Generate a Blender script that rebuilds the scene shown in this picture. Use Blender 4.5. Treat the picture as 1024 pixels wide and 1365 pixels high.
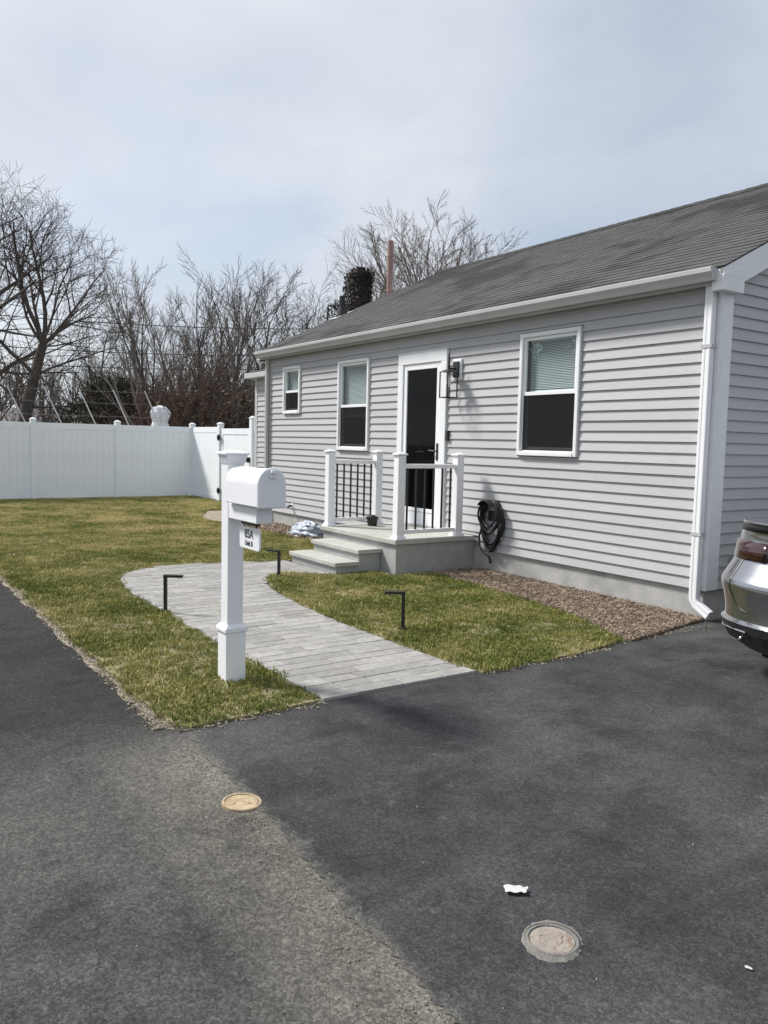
import bpy, bmesh, math, random
from mathutils import Vector, Matrix
from mathutils.geometry import tessellate_polygon

# ------------------------------------------------------------------ scene, camera, light
for o in list(bpy.data.objects):
    bpy.data.objects.remove(o)
SC = bpy.context.scene
COL = SC.collection
rad = math.radians

yaw, pitch, roll = -0.97542991, -0.086377014, 0.02250378
fw = Vector((math.sin(yaw)*math.cos(pitch), math.cos(yaw)*math.cos(pitch), math.sin(pitch)))
rt = Vector((math.cos(yaw), -math.sin(yaw), 0))
up = rt.cross(fw)
r2 = rt*math.cos(roll)+up*math.sin(roll)
u2 = -rt*math.sin(roll)+up*math.cos(roll)
CAMP = Vector((4.2549, -6.3731, 1.5133))
cd = bpy.data.cameras.new('camera')
cd.sensor_fit = 'VERTICAL'; cd.sensor_height = 36; cd.lens = 1068.33/1365*36
cd.clip_start = 0.05; cd.clip_end = 2000
cam = bpy.data.objects.new('camera', cd); COL.objects.link(cam)
M3 = Matrix((r2, u2, -fw)).transposed()
cam.matrix_world = Matrix.Translation(CAMP) @ M3.to_4x4()
SC.camera = cam

SUN = Vector((-0.78, -0.53, 1.0)).normalized()
EL = math.asin(SUN.z); AZ = math.atan2(SUN.x, SUN.y)
sd = bpy.data.lights.new('sun', 'SUN'); sd.energy = 3.7; sd.angle = rad(10); sd.color = (1.0, 0.965, 0.915)
sun = bpy.data.objects.new('sun', sd); COL.objects.link(sun)
sun.rotation_euler = (-SUN).to_track_quat('-Z', 'Y').to_euler(); sun.location = (-20, -15, 30)

W = bpy.data.worlds.new('World'); SC.world = W; W.use_nodes = True
nt = W.node_tree; nt.nodes.clear()
def wn(t, **k):
    n = nt.nodes.new(t)
    for a, b in k.items(): setattr(n, a, b)
    return n
sky = wn('ShaderNodeTexSky', sky_type='NISHITA', sun_disc=False)
sky.sun_elevation = EL; sky.sun_rotation = AZ; sky.air_density = 1.0; sky.dust_density = 1.5; sky.ozone_density = 1.5
tc = wn('ShaderNodeTexCoord')
# thin high cloud: a flat layer seen in perspective (direction divided by its height)
sep = wn('ShaderNodeSeparateXYZ'); nt.links.new(tc.outputs['Generated'], sep.inputs[0])
zz = wn('ShaderNodeMath', operation='ADD'); nt.links.new(sep.outputs['Z'], zz.inputs[0]); zz.inputs[1].default_value = 0.35
dx = wn('ShaderNodeMath', operation='DIVIDE'); nt.links.new(sep.outputs['X'], dx.inputs[0]); nt.links.new(zz.outputs[0], dx.inputs[1])
dy = wn('ShaderNodeMath', operation='DIVIDE'); nt.links.new(sep.outputs['Y'], dy.inputs[0]); nt.links.new(zz.outputs[0], dy.inputs[1])
cmb = wn('ShaderNodeCombineXYZ'); nt.links.new(dx.outputs[0], cmb.inputs[0]); nt.links.new(dy.outputs[0], cmb.inputs[1])
n1 = wn('ShaderNodeTexNoise'); n1.inputs['Scale'].default_value = 1.7; n1.inputs['Detail'].default_value = 7; n1.inputs['Roughness'].default_value = 0.52
n1.inputs['Distortion'].default_value = 0.35
nt.links.new(cmb.outputs[0], n1.inputs['Vector'])
rp = wn('ShaderNodeValToRGB'); rp.color_ramp.elements[0].position = 0.33; rp.color_ramp.elements[0].color = (0.50, 0.50, 0.50, 1)
rp.color_ramp.elements[1].position = 0.68; rp.color_ramp.elements[1].color = (0.97, 0.97, 0.97, 1)
nt.links.new(n1.outputs['Fac'], rp.inputs[0])
n2 = wn('ShaderNodeTexNoise'); n2.inputs['Scale'].default_value = 1.1; n2.inputs['Detail'].default_value = 5
nt.links.new(cmb.outputs[0], n2.inputs['Vector'])
cc = wn('ShaderNodeValToRGB'); cc.color_ramp.elements[0].position = 0.38; cc.color_ramp.elements[0].color = (4.9, 5.25, 5.85, 1)
cc.color_ramp.elements[1].position = 0.66; cc.color_ramp.elements[1].color = (6.45, 6.65, 6.95, 1)
nt.links.new(n2.outputs['Fac'], cc.inputs[0])
mx = wn('ShaderNodeMix', data_type='RGBA')
nt.links.new(rp.outputs[0], mx.inputs['Factor']); nt.links.new(sky.outputs[0], mx.inputs['A']); nt.links.new(cc.outputs[0], mx.inputs['B'])
bg = wn('ShaderNodeBackground'); bg.inputs['Strength'].default_value = 0.095
nt.links.new(mx.outputs['Result'], bg.inputs['Color'])
wo = wn('ShaderNodeOutputWorld'); nt.links.new(bg.outputs[0], wo.inputs['Surface'])

SC.view_settings.view_transform = 'Standard'; SC.view_settings.look = 'None'
SC.view_settings.gamma = 1; SC.view_settings.use_curve_mapping = False
SC.view_settings.exposure = 0.5

random.seed(7)
R = random.Random(11)

# ------------------------------------------------------------------ materials
MAT = {}
def mat(name, col=(.5,.5,.5), rough=.6, metal=0., var=0., scale=8., col2=None, bump=0., bscale=40., spec=.5, coords='Object', stretch=None, detail=5, coat=0., ramp=(.35,.65), extra=None, bdist=.01):
    if name in MAT: return MAT[name]
    m = bpy.data.materials.new(name); m.use_nodes = True
    t = m.node_tree; b = t.nodes['Principled BSDF']
    b.inputs['Roughness'].default_value = rough; b.inputs['Metallic'].default_value = metal
    b.inputs['Specular IOR Level'].default_value = spec
    b.inputs['Coat Weight'].default_value = coat; b.inputs['Coat Roughness'].default_value = .05
    if col2 is None:
        col2 = tuple(min(1, c*(1+var)) for c in col); col = tuple(c*(1-var) for c in col)
    if coords == 'World':
        g = t.nodes.new('ShaderNodeNewGeometry'); out = g.outputs['Position']
    else:
        g = t.nodes.new('ShaderNodeTexCoord'); out = g.outputs['Object']
    if stretch:
        mp = t.nodes.new('ShaderNodeMapping'); mp.inputs['Scale'].default_value = stretch
        t.links.new(out, mp.inputs['Vector']); out = mp.outputs[0]
    n = t.nodes.new('ShaderNodeTexNoise'); n.inputs['Scale'].default_value = scale; n.inputs['Detail'].default_value = detail; n.inputs['Roughness'].default_value = .6
    t.links.new(out, n.inputs['Vector'])
    r = t.nodes.new('ShaderNodeValToRGB')
    r.color_ramp.elements[0].position = ramp[0]; r.color_ramp.elements[1].position = ramp[1]
    r.color_ramp.elements[0].color = (*col, 1); r.color_ramp.elements[1].color = (*col2, 1)
    t.links.new(n.outputs['Fac'], r.inputs[0]); t.links.new(r.outputs[0], b.inputs['Base Color'])
    if bump:
        n2 = t.nodes.new('ShaderNodeTexNoise'); n2.inputs['Scale'].default_value = bscale; n2.inputs['Detail'].default_value = 4
        t.links.new(out, n2.inputs['Vector'])
        bp = t.nodes.new('ShaderNodeBump'); bp.inputs['Strength'].default_value = bump; bp.inputs['Distance'].default_value = bdist
        t.links.new(n2.outputs['Fac'], bp.inputs['Height']); t.links.new(bp.outputs[0], b.inputs['Normal'])
    MAT[name] = m
    if extra: extra(m, t, b, out, r)
    return m

def mixin(t, b, out, scale, lo, hi, color, amount=1.0, detail=6, blend='MIX', rough=.6, src=None):
    """add a further noise-masked colour layer over whatever drives Base Color"""
    l = b.inputs['Base Color'].links[0]; prev = l.from_socket
    n = t.nodes.new('ShaderNodeTexNoise'); n.inputs['Scale'].default_value = scale; n.inputs['Detail'].default_value = detail; n.inputs['Roughness'].default_value = rough
    t.links.new(out, n.inputs['Vector'])
    mr = t.nodes.new('ShaderNodeMapRange'); mr.inputs['From Min'].default_value = lo; mr.inputs['From Max'].default_value = hi
    mr.inputs['To Max'].default_value = amount
    t.links.new(n.outputs['Fac'], mr.inputs['Value'])
    x = t.nodes.new('ShaderNodeMix'); x.data_type = 'RGBA'; x.blend_type = blend
    t.links.new(mr.outputs[0], x.inputs['Factor']); t.links.new(prev, x.inputs['A']); x.inputs['B'].default_value = (*color, 1)
    t.links.new(x.outputs['Result'], b.inputs['Base Color'])
    return mr, x

def objrand(m, t, b, out, r, lo=.85, hi=1.12):
    """per-object brightness difference between alike pieces"""
    prev = b.inputs['Base Color'].links[0].from_socket
    oi = t.nodes.new('ShaderNodeObjectInfo')
    mr = t.nodes.new('ShaderNodeMapRange'); mr.inputs['To Min'].default_value = lo; mr.inputs['To Max'].default_value = hi
    t.links.new(oi.outputs['Random'], mr.inputs['Value'])
    h = t.nodes.new('ShaderNodeHueSaturation'); t.links.new(mr.outputs[0], h.inputs['Value']); t.links.new(prev, h.inputs['Color'])
    t.links.new(h.outputs[0], b.inputs['Base Color'])

def asphalt_extra(kind):
    def f(m, t, b, out, r):
        if kind == 'new':
            mixin(t, b, out, .8, .46, .70, (.088, .088, .089), .75, rough=.62)    # dusty scuffs
            mixin(t, b, out, 2.1, .50, .72, (.020, .020, .022), .8)              # darker binder
            mp = t.nodes.new('ShaderNodeMapping'); mp.inputs['Scale'].default_value = (1.0, .22, 1); mp.inputs['Rotation'].default_value = (0, 0, .12); t.links.new(out, mp.inputs['Vector'])
            mixin(t, b, mp.outputs[0], 3.4, .54, .74, (.10, .10, .10), .5)       # tyre and roller tracks along the drive
            mixin(t, b, out, 9, .60, .74, (.11, .108, .102), .55)                # grit and dust spots
            mixin(t, b, out, 13, .64, .72, (.016, .016, .017), .7)               # oil drips
            sg = t.nodes.new('ShaderNodeSeparateXYZ'); t.links.new(out, sg.inputs[0])
            g1 = t.nodes.new('ShaderNodeMath'); g1.operation = 'MULTIPLY_ADD'; t.links.new(sg.outputs['X'], g1.inputs[0]); g1.inputs[1].default_value = .066; t.links.new(sg.outputs['Y'], g1.inputs[2])
            gn = t.nodes.new('ShaderNodeTexNoise'); gn.inputs['Scale'].default_value = 9; gn.inputs['Detail'].default_value = 9; gn.inputs['Roughness'].default_value = .75; t.links.new(out, gn.inputs['Vector'])
            g2 = t.nodes.new('ShaderNodeMath'); g2.operation = 'MULTIPLY_ADD'; t.links.new(gn.outputs['Fac'], g2.inputs[0]); g2.inputs[1].default_value = -.30; t.links.new(g1.outputs[0], g2.inputs[2])
            g3 = t.nodes.new('ShaderNodeMapRange'); t.links.new(g2.outputs[0], g3.inputs['Value']); g3.inputs['From Min'].default_value = -5.00; g3.inputs['From Max'].default_value = -5.07; g3.inputs['To Max'].default_value = .8
            gp0 = b.inputs['Base Color'].links[0].from_socket
            g4 = t.nodes.new('ShaderNodeMix'); g4.data_type = 'RGBA'; t.links.new(g3.outputs[0], g4.inputs['Factor']); t.links.new(gp0, g4.inputs['A']); g4.inputs['B'].default_value = (.125, .12, .107, 1)
            t.links.new(g4.outputs['Result'], b.inputs['Base Color'])
        else:
            mixin(t, b, out, .75, .45, .62, (.104, .101, .095), .7)           # worn pale patches
            mixin(t, b, out, 3.2, .56, .74, (.030, .030, .031), .85)
            sy = t.nodes.new('ShaderNodeSeparateXYZ'); t.links.new(out, sy.inputs[0])
            ns = t.nodes.new('ShaderNodeTexNoise'); ns.inputs['Scale'].default_value = 3.5; ns.inputs['Detail'].default_value = 8; ns.inputs['Roughness'].default_value = .7; t.links.new(out, ns.inputs['Vector'])
            q1 = t.nodes.new('ShaderNodeMath'); q1.operation = 'MULTIPLY_ADD'; t.links.new(ns.outputs['Fac'], q1.inputs[0]); q1.inputs[1].default_value = .55; t.links.new(sy.outputs['Y'], q1.inputs[2])
            q2 = t.nodes.new('ShaderNodeMapRange'); q0 = t.nodes.new('ShaderNodeMapRange'); t.links.new(sy.outputs['X'], q0.inputs['Value']); q0.inputs['From Min'].default_value = .25; q0.inputs['From Max'].default_value = .95
            q5 = t.nodes.new('ShaderNodeMath'); q5.operation = 'MULTIPLY'; t.links.new(q0.outputs[0], q5.inputs[0])
            t.links.new(q1.outputs[0], q2.inputs['Value']); q2.inputs['From Min'].default_value = -5.24; q2.inputs['From Max'].default_value = -4.78; q2.inputs['To Max'].default_value = .95
            pv = b.inputs['Base Color'].links[0].from_socket
            q3 = t.nodes.new('ShaderNodeMix'); q3.data_type = 'RGBA'; q3.blend_type = 'MIX'; t.links.new(q2.outputs[0], q5.inputs[1]); t.links.new(q5.outputs[0], q3.inputs['Factor']); t.links.new(pv, q3.inputs['A'])
            q4 = t.nodes.new('ShaderNodeMix'); q4.data_type = 'RGBA'; q4.blend_type = 'MULTIPLY'; q4.inputs['Factor'].default_value = 1; t.links.new(pv, q4.inputs['A']); q4.inputs['B'].default_value = (2.15,2.06,1.84,1)
            t.links.new(q4.outputs['Result'], q3.inputs['B']); t.links.new(q3.outputs['Result'], b.inputs['Base Color'])
            # fresher dark asphalt further along the street (x < 0.4)
            sp = t.nodes.new('ShaderNodeSeparateXYZ'); t.links.new(out, sp.inputs[0])
            n3 = t.nodes.new('ShaderNodeTexNoise'); n3.inputs['Scale'].default_value = 1.6; n3.inputs['Detail'].default_value = 7; t.links.new(out, n3.inputs['Vector'])
            a1 = t.nodes.new('ShaderNodeMath'); a1.operation = 'MULTIPLY_ADD'; t.links.new(n3.outputs['Fac'], a1.inputs[0]); a1.inputs[1].default_value = 1.4; t.links.new(sp.outputs['X'], a1.inputs[2])
            mr = t.nodes.new('ShaderNodeMapRange'); t.links.new(a1.outputs[0], mr.inputs['Value'])
            mr.inputs['From Min'].default_value = 1.35; mr.inputs['From Max'].default_value = .45; mr.inputs['To Max'].default_value = .9
            prev = b.inputs['Base Color'].links[0].from_socket
            y = t.nodes.new('ShaderNodeMix'); y.data_type = 'RGBA'; t.links.new(mr.outputs[0], y.inputs['Factor']); t.links.new(prev, y.inputs['A'])
            d = t.nodes.new('ShaderNodeMix'); d.data_type = 'RGBA'; d.blend_type = 'MULTIPLY'; d.inputs['Factor'].default_value = 1
            t.links.new(prev, d.inputs['A']); d.inputs['B'].default_value = (.38, .385, .40, 1)
            t.links.new(d.outputs['Result'], y.inputs['B']); t.links.new(y.outputs['Result'], b.inputs['Base Color'])
        hgt = None
        for sc, lo, hi, amt in (((160, .60, 1.65, .9), (70, .88, 1.15, .9)) if kind == 'new' else ((135, .58, 1.60, .9), (58, .86, 1.16, .9))):
            w = t.nodes.new('ShaderNodeTexNoise'); w.inputs['Scale'].default_value = sc*.7; t.links.new(out, w.inputs['Vector'])
            wa = t.nodes.new('ShaderNodeMix'); wa.data_type = 'RGBA'; wa.blend_type = 'LINEAR_LIGHT'; wa.inputs['Factor'].default_value = .012
            t.links.new(out, wa.inputs['A']); t.links.new(w.outputs['Color'], wa.inputs['B'])
            v = t.nodes.new('ShaderNodeTexVoronoi'); v.inputs['Scale'].default_value = sc; t.links.new(wa.outputs['Result'], v.inputs['Vector'])
            sp_ = t.nodes.new('ShaderNodeSeparateColor'); t.links.new(v.outputs['Color'], sp_.inputs[0])
            pw = t.nodes.new('ShaderNodeMath'); pw.operation = 'POWER'; t.links.new(sp_.outputs[0], pw.inputs[0]); pw.inputs[1].default_value = 1.6
            mr = t.nodes.new('ShaderNodeMapRange'); mr.inputs['To Min'].default_value = lo; mr.inputs['To Max'].default_value = hi; t.links.new(pw.outputs[0], mr.inputs['Value'])
            prev = b.inputs['Base Color'].links[0].from_socket
            h = t.nodes.new('ShaderNodeHueSaturation'); t.links.new(prev, h.inputs['Color']); t.links.new(mr.outputs[0], h.inputs['Value']); h.inputs['Fac'].default_value = amt
            t.links.new(h.outputs[0], b.inputs['Base Color'])
            k = t.nodes.new('ShaderNodeMath'); k.operation = 'MULTIPLY_ADD'; t.links.new(sp_.outputs[1], k.inputs[0]); k.inputs[1].default_value = .5 if sc > 100 else .7
            if hgt: t.links.new(hgt, k.inputs[2])
            else: k.inputs[2].default_value = 0
            hgt = k.outputs[0]
        n = t.nodes.new('ShaderNodeTexNoise'); n.inputs['Scale'].default_value = 90; n.inputs['Detail'].default_value = 6; n.inputs['Roughness'].default_value = .75
        t.links.new(out, n.inputs['Vector'])
        ad = t.nodes.new('ShaderNodeMath'); ad.operation = 'ADD'; t.links.new(n.outputs['Fac'], ad.inputs[0]); t.links.new(hgt, ad.inputs[1])
        bp = t.nodes.new('ShaderNodeBump'); bp.inputs['Strength'].default_value = .45 if kind == 'new' else .7; bp.inputs['Distance'].default_value = .004
        t.links.new(ad.outputs[0], bp.inputs['Height']); t.links.new(bp.outputs[0], b.inputs['Normal'])
    return f

mat('asphalt_new', (.034,.034,.036), .86, col2=(.050,.050,.052), scale=5, spec=.2, extra=asphalt_extra('new'), coords='World')
mat('asphalt_old', (.052,.0515,.050), .88, col2=(.078,.0765,.073), scale=4, spec=.15, extra=asphalt_extra('old'), coords='World')
mat('soil', (.16,.14,.075), .95, col2=(.27,.235,.13), scale=6, bump=.8, bscale=30, coords='World', bdist=.02)
mat('ground', (.09,.08,.05), .95, col2=(.15,.125,.085), scale=1.2, bump=.5, bscale=10, coords='World', bdist=.03)
mat('bare_earth', (.20,.168,.125), .95, col2=(.31,.27,.21), scale=9, bump=.8, bscale=60, coords='World')
def siding_extra(m, t, b, out, r):
    mixin(t, b, out, 1.3, .5, .8, (.385,.385,.39), .5)
    objrand(m, t, b, out, r, .955, 1.04)
mat('siding', (.435,.435,.443), .55, col2=(.475,.474,.482), scale=3, bump=.25, bscale=6, stretch=(3,3,60), spec=.35, extra=siding_extra, coords='World', bdist=.004)
mat('sheathing', (.25,.24,.23), .9, var=.1)
mat('vinyl_white', (.82,.83,.85), .42, var=.02, scale=4, bump=.05, bscale=20, spec=.45)
mat('trim_white', (.79,.80,.81), .45, var=.03, scale=5, bump=.06, bscale=25, spec=.45)
mat('gutter', (.48,.485,.48), .45, var=.05, scale=3, spec=.45, bump=.05)
mat('fence_white', (.82,.86,.89), .45, var=.03, scale=1.5, spec=.4)
def conc_extra(m, t, b, out, r):
    mixin(t, b, out, 2.2, .52, .70, (.26,.26,.245), .8)
    mixin(t, b, out, 9, .58, .72, (.5,.49,.46), .6)
mat('concrete', (.36,.36,.345), .9, col2=(.45,.445,.425), scale=5, bump=.4, bscale=70, extra=conc_extra, coords='World', bdist=.006)
mat('stucco', (.33,.335,.33), .9, col2=(.39,.39,.38), scale=7, bump=.5, bscale=110, coords='World', bdist=.006)
def stone_extra(m, t, b, out, r):
    mixin(t, b, out, 3, .5, .72, (.30,.29,.235), .75)
    mixin(t, b, out, 30, .6, .8, (.2,.2,.18), .5)
mat('tread_stone', (.37,.38,.345), .8, col2=(.46,.465,.43), scale=6, bump=.4, bscale=60, extra=stone_extra, coords='World', bdist=.006)
def paver_extra(m, t, b, out, r):
    mixin(t, b, out, 14, .52, .72, (.20,.196,.188), .7)
    mixin(t, b, out, 1.8, .5, .75, (.26,.243,.215), .5)
    objrand(m, t, b, out, r, .80, 1.14)
mat('paver', (.255,.250,.238), .85, col2=(.335,.325,.305), scale=22, bump=.5, bscale=90, extra=paver_extra, coords='World', bdist=.006)
mat('sand', (.20,.19,.165), .95, col2=(.28,.265,.23), scale=40, bump=.5, bscale=150, coords='World')
def shingle_extra(m, t, b, out, r):
    # each tab takes its own blend of granules
    v = t.nodes.new('ShaderNodeVertexColor'); v.layer_name = 'tint'
    prev = b.inputs['Base Color'].links[0].from_socket
    x = t.nodes.new('ShaderNodeMix'); x.data_type = 'RGBA'; x.blend_type = 'MULTIPLY'; x.inputs['Factor'].default_value = 1
    t.links.new(prev, x.inputs['A']); t.links.new(v.outputs['Color'], x.inputs['B']); t.links.new(x.outputs['Result'], b.inputs['Base Color'])
    mixin(t, b, out, .42, .49, .55, (.034,.033,.034), .8, detail=4)     # darker areas with their own outline
mat('shingle', (.066,.065,.066), .92, col2=(.100,.098,.099), scale=60, bump=.6, bscale=160, extra=shingle_extra, coords='World', spec=.25, bdist=.006)
mat('black_metal', (.012,.012,.013), .45, var=.15, metal=0., spec=.5)
mat('black_rubber', (.012,.012,.014), .5, var=.2, scale=20, spec=.5)
mat('black_plastic', (.015,.015,.016), .4, var=.1)
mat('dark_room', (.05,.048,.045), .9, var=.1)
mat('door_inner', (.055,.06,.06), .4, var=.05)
mat('blind', (.74,.78,.77), .6, var=.02)
mat('screen', (.02,.021,.024), .8, var=.05)
mat('bark', (.075,.064,.055), .95, col2=(.14,.12,.104), scale=14, bump=.8, bscale=30, stretch=(3,3,.6), bdist=.03)
mat('bark_grey', (.11,.098,.088), .95, col2=(.19,.17,.15), scale=9, bump=.6, bscale=30, stretch=(3,3,.6), bdist=.03)
mat('twig', (.105,.088,.076), .95, var=.25, scale=3)
mat('twig_pale', (.23,.20,.18), .95, var=.2, scale=3)
mat('twig_red', (.15,.09,.068), .95, var=.3, scale=3)
mat('dead_leaf', (.085,.055,.036), .9, col2=(.17,.115,.07), scale=3, coords='World')
mat('evergreen', (.026,.030,.016), .8, col2=(.068,.064,.034), scale=2.5, coords='World')
mat('ivy', (.010,.008,.006), .75, col2=(.030,.020,.016), scale=9, coords='World')
mat('brick_red', (.22,.10,.075), .9, var=.2, scale=10)
mat('flue', (.30,.185,.165), .8, col2=(.38,.25,.22), scale=6, bump=.3)
mat('galvanised', (.52,.53,.54), .4, metal=.6, var=.08)
mat('wire', (.25,.25,.25), .5, metal=.5)
mat('iron_tan', (.30,.22,.125), .85, col2=(.46,.37,.24), scale=26, bump=.6, bscale=60, bdist=.004)
def mh2x(m, t, b, out, r):
    mixin(t, b, out, 28, .54, .66, (.19,.11,.07), .75)
mat('iron_pink', (.21,.18,.155), .85, col2=(.31,.28,.245), scale=20, bump=.6, bscale=60, bdist=.004, extra=mh2x)
mat('mortar', (.13,.125,.115), .95, col2=(.20,.19,.175), scale=30, bump=.6, bscale=80)
mat('paper', (.52,.52,.51), .7, var=.05)
mat('plastic_blue', (.34,.39,.48), .4, col2=(.50,.54,.60), scale=6, bump=.3, bscale=9, bdist=.03)
mat('tarp', (.62,.64,.66), .6, col2=(.74,.75,.76), scale=5, bump=.5, bscale=4, bdist=.05)
mat('mulch', (.14,.10,.072), .95, col2=(.36,.285,.215), scale=16, coords='World', detail=2)
mat('mulch_base', (.14,.10,.072), .95, col2=(.22,.165,.12), scale=30, bump=.8, bscale=50, coords='World')
mat('debris', (.15,.125,.09), .95, col2=(.36,.32,.25), scale=30, coords='World', detail=2)
mat('far_wall', (.50,.51,.52), .8, var=.05)
mat('far_roof', (.20,.19,.19), .9, var=.1)
mat('ink', (.03,.03,.035), .6, var=.05)
mat('tyre', (.015,.015,.015), .85, var=.1)
mat('alloy', (.5,.5,.51), .3, metal=.9, var=.03)
mat('chrome', (.75,.75,.76), .12, metal=1., var=.01)
mat('tail_red', (.028,.003,.005), .12, var=.2, scale=12, coat=1)
mat('plate', (.6,.62,.65), .5, var=.05)
mat('car_glass', (.01,.012,.014), .05, var=.05, spec=.6)
mat('lamp_lens', (.75,.75,.70), .3, var=.05)
mat('bulb', (.8,.78,.7), .4, var=.02)
def car_paint():
    m = mat('car_paint', (.34,.352,.372), .2, metal=.92, var=.02, scale=60, coat=1.0)
car_paint()

def glass_mat(name, tint, f=.0):
    m = bpy.data.materials.new(name); m.use_nodes = True; t = m.node_tree; t.nodes.clear()
    tr = t.nodes.new('ShaderNodeBsdfTransparent'); tr.inputs[0].default_value = (*tint, 1)
    g = t.nodes.new('ShaderNodeBsdfGlossy'); g.inputs['Roughness'].default_value = .02
    lw = t.nodes.new('ShaderNodeLayerWeight'); lw.inputs['Blend'].default_value = .5
    pw = t.nodes.new('ShaderNodeMath'); pw.operation = 'POWER'; t.links.new(lw.outputs['Facing'], pw.inputs[0]); pw.inputs[1].default_value = 5
    fr = t.nodes.new('ShaderNodeMath'); fr.operation = 'MULTIPLY_ADD'; t.links.new(pw.outputs[0], fr.inputs[0]); fr.inputs[1].default_value = .55; fr.inputs[2].default_value = .018
    n = t.nodes.new('ShaderNodeTexNoise'); n.inputs['Scale'].default_value = 1.2
    bp = t.nodes.new('ShaderNodeBump'); bp.inputs['Strength'].default_value = .06; bp.inputs['Distance'].default_value = .02
    t.links.new(n.outputs['Fac'], bp.inputs['Height']); t.links.new(bp.outputs[0], g.inputs['Normal'])
    x = t.nodes.new('ShaderNodeMixShader'); t.links.new(fr.outputs[0], x.inputs[0]); t.links.new(tr.outputs[0], x.inputs[1]); t.links.new(g.outputs[0], x.inputs[2])
    o = t.nodes.new('ShaderNodeOutputMaterial'); t.links.new(x.outputs[0], o.inputs[0])
    MAT[name] = m
glass_mat('pane_glass', (.93,.96,.96)); glass_mat('door_glass', (.45,.48,.50)); glass_mat('clear_glass', (.95,.95,.95))

def screen_mat():
    m = bpy.data.materials.new('insect_screen'); m.use_nodes = True; t = m.node_tree; t.nodes.clear()
    tr = t.nodes.new('ShaderNodeBsdfTransparent'); d = t.nodes.new('ShaderNodeBsdfDiffuse'); d.inputs[0].default_value = (.03,.031,.034,1)
    n = t.nodes.new('ShaderNodeTexNoise'); n.inputs['Scale'].default_value = 3
    mr = t.nodes.new('ShaderNodeMapRange'); mr.inputs['To Min'].default_value = .5; mr.inputs['To Max'].default_value = .6; t.links.new(n.outputs['Fac'], mr.inputs['Value'])
    x = t.nodes.new('ShaderNodeMixShader'); t.links.new(mr.outputs[0], x.inputs[0]); t.links.new(tr.outputs[0], x.inputs[1]); t.links.new(d.outputs[0], x.inputs[2])
    o = t.nodes.new('ShaderNodeOutputMaterial'); t.links.new(x.outputs[0], o.inputs[0]); MAT['insect_screen'] = m
screen_mat()

def grass_mat():
    m = bpy.data.materials.new('grass_blade'); m.use_nodes = True; t = m.node_tree; b = t.nodes['Principled BSDF']
    b.inputs['Roughness'].default_value = .7; b.inputs['Specular IOR Level'].default_value = .25
    g = t.nodes.new('ShaderNodeNewGeometry')
    n = t.nodes.new('ShaderNodeTexNoise'); n.inputs['Scale'].default_value = 1.1; n.inputs['Detail'].default_value = 6; n.inputs['Roughness'].default_value = .65
    t.links.new(g.outputs['Position'], n.inputs['Vector'])
    oi = t.nodes.new('ShaderNodeObjectInfo')
    v = t.nodes.new('ShaderNodeVertexColor'); v.layer_name = 'tint'
    s = t.nodes.new('ShaderNodeSeparateColor'); t.links.new(v.outputs['Color'], s.inputs[0])
    a = t.nodes.new('ShaderNodeMath'); a.operation = 'MULTIPLY_ADD'; t.links.new(oi.outputs['Random'], a.inputs[0]); a.inputs[1].default_value = .26; t.links.new(n.outputs['Fac'], a.inputs[2])
    a2 = t.nodes.new('ShaderNodeMath'); a2.operation = 'MULTIPLY_ADD'; t.links.new(s.outputs[0], a2.inputs[0]); a2.inputs[1].default_value = .28; t.links.new(a.outputs[0], a2.inputs[2])
    # the lawn gets strawier away from the walk (x < -4), greener by the house front and walk
    sp = t.nodes.new('ShaderNodeSeparateXYZ'); t.links.new(g.outputs['Position'], sp.inputs[0])
    mr = t.nodes.new('ShaderNodeMapRange'); t.links.new(sp.outputs['X'], mr.inputs['Value'])
    mr.inputs['From Min'].default_value = -3; mr.inputs['From Max'].default_value = -9; mr.inputs['To Min'].default_value = -.05; mr.inputs['To Max'].default_value = .06
    a3 = t.nodes.new('ShaderNodeMath'); a3.operation = 'ADD'; t.links.new(a2.outputs[0], a3.inputs[0]); t.links.new(mr.outputs[0], a3.inputs[1])
    r = t.nodes.new('ShaderNodeValToRGB'); e = r.color_ramp.elements
    e[0].position = .55; e[0].color = (.090,.122,.020,1); e[1].position = 1.08; e[1].color = (.66,.56,.30,1)
    x = e.new(.72); x.color = (.21,.232,.048,1); x = e.new(.88); x.color = (.41,.37,.145,1)
    t.links.new(a3.outputs[0], r.inputs[0]); t.links.new(r.outputs[0], b.inputs['Base Color'])
    MAT['grass_blade'] = m
grass_mat()

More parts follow.
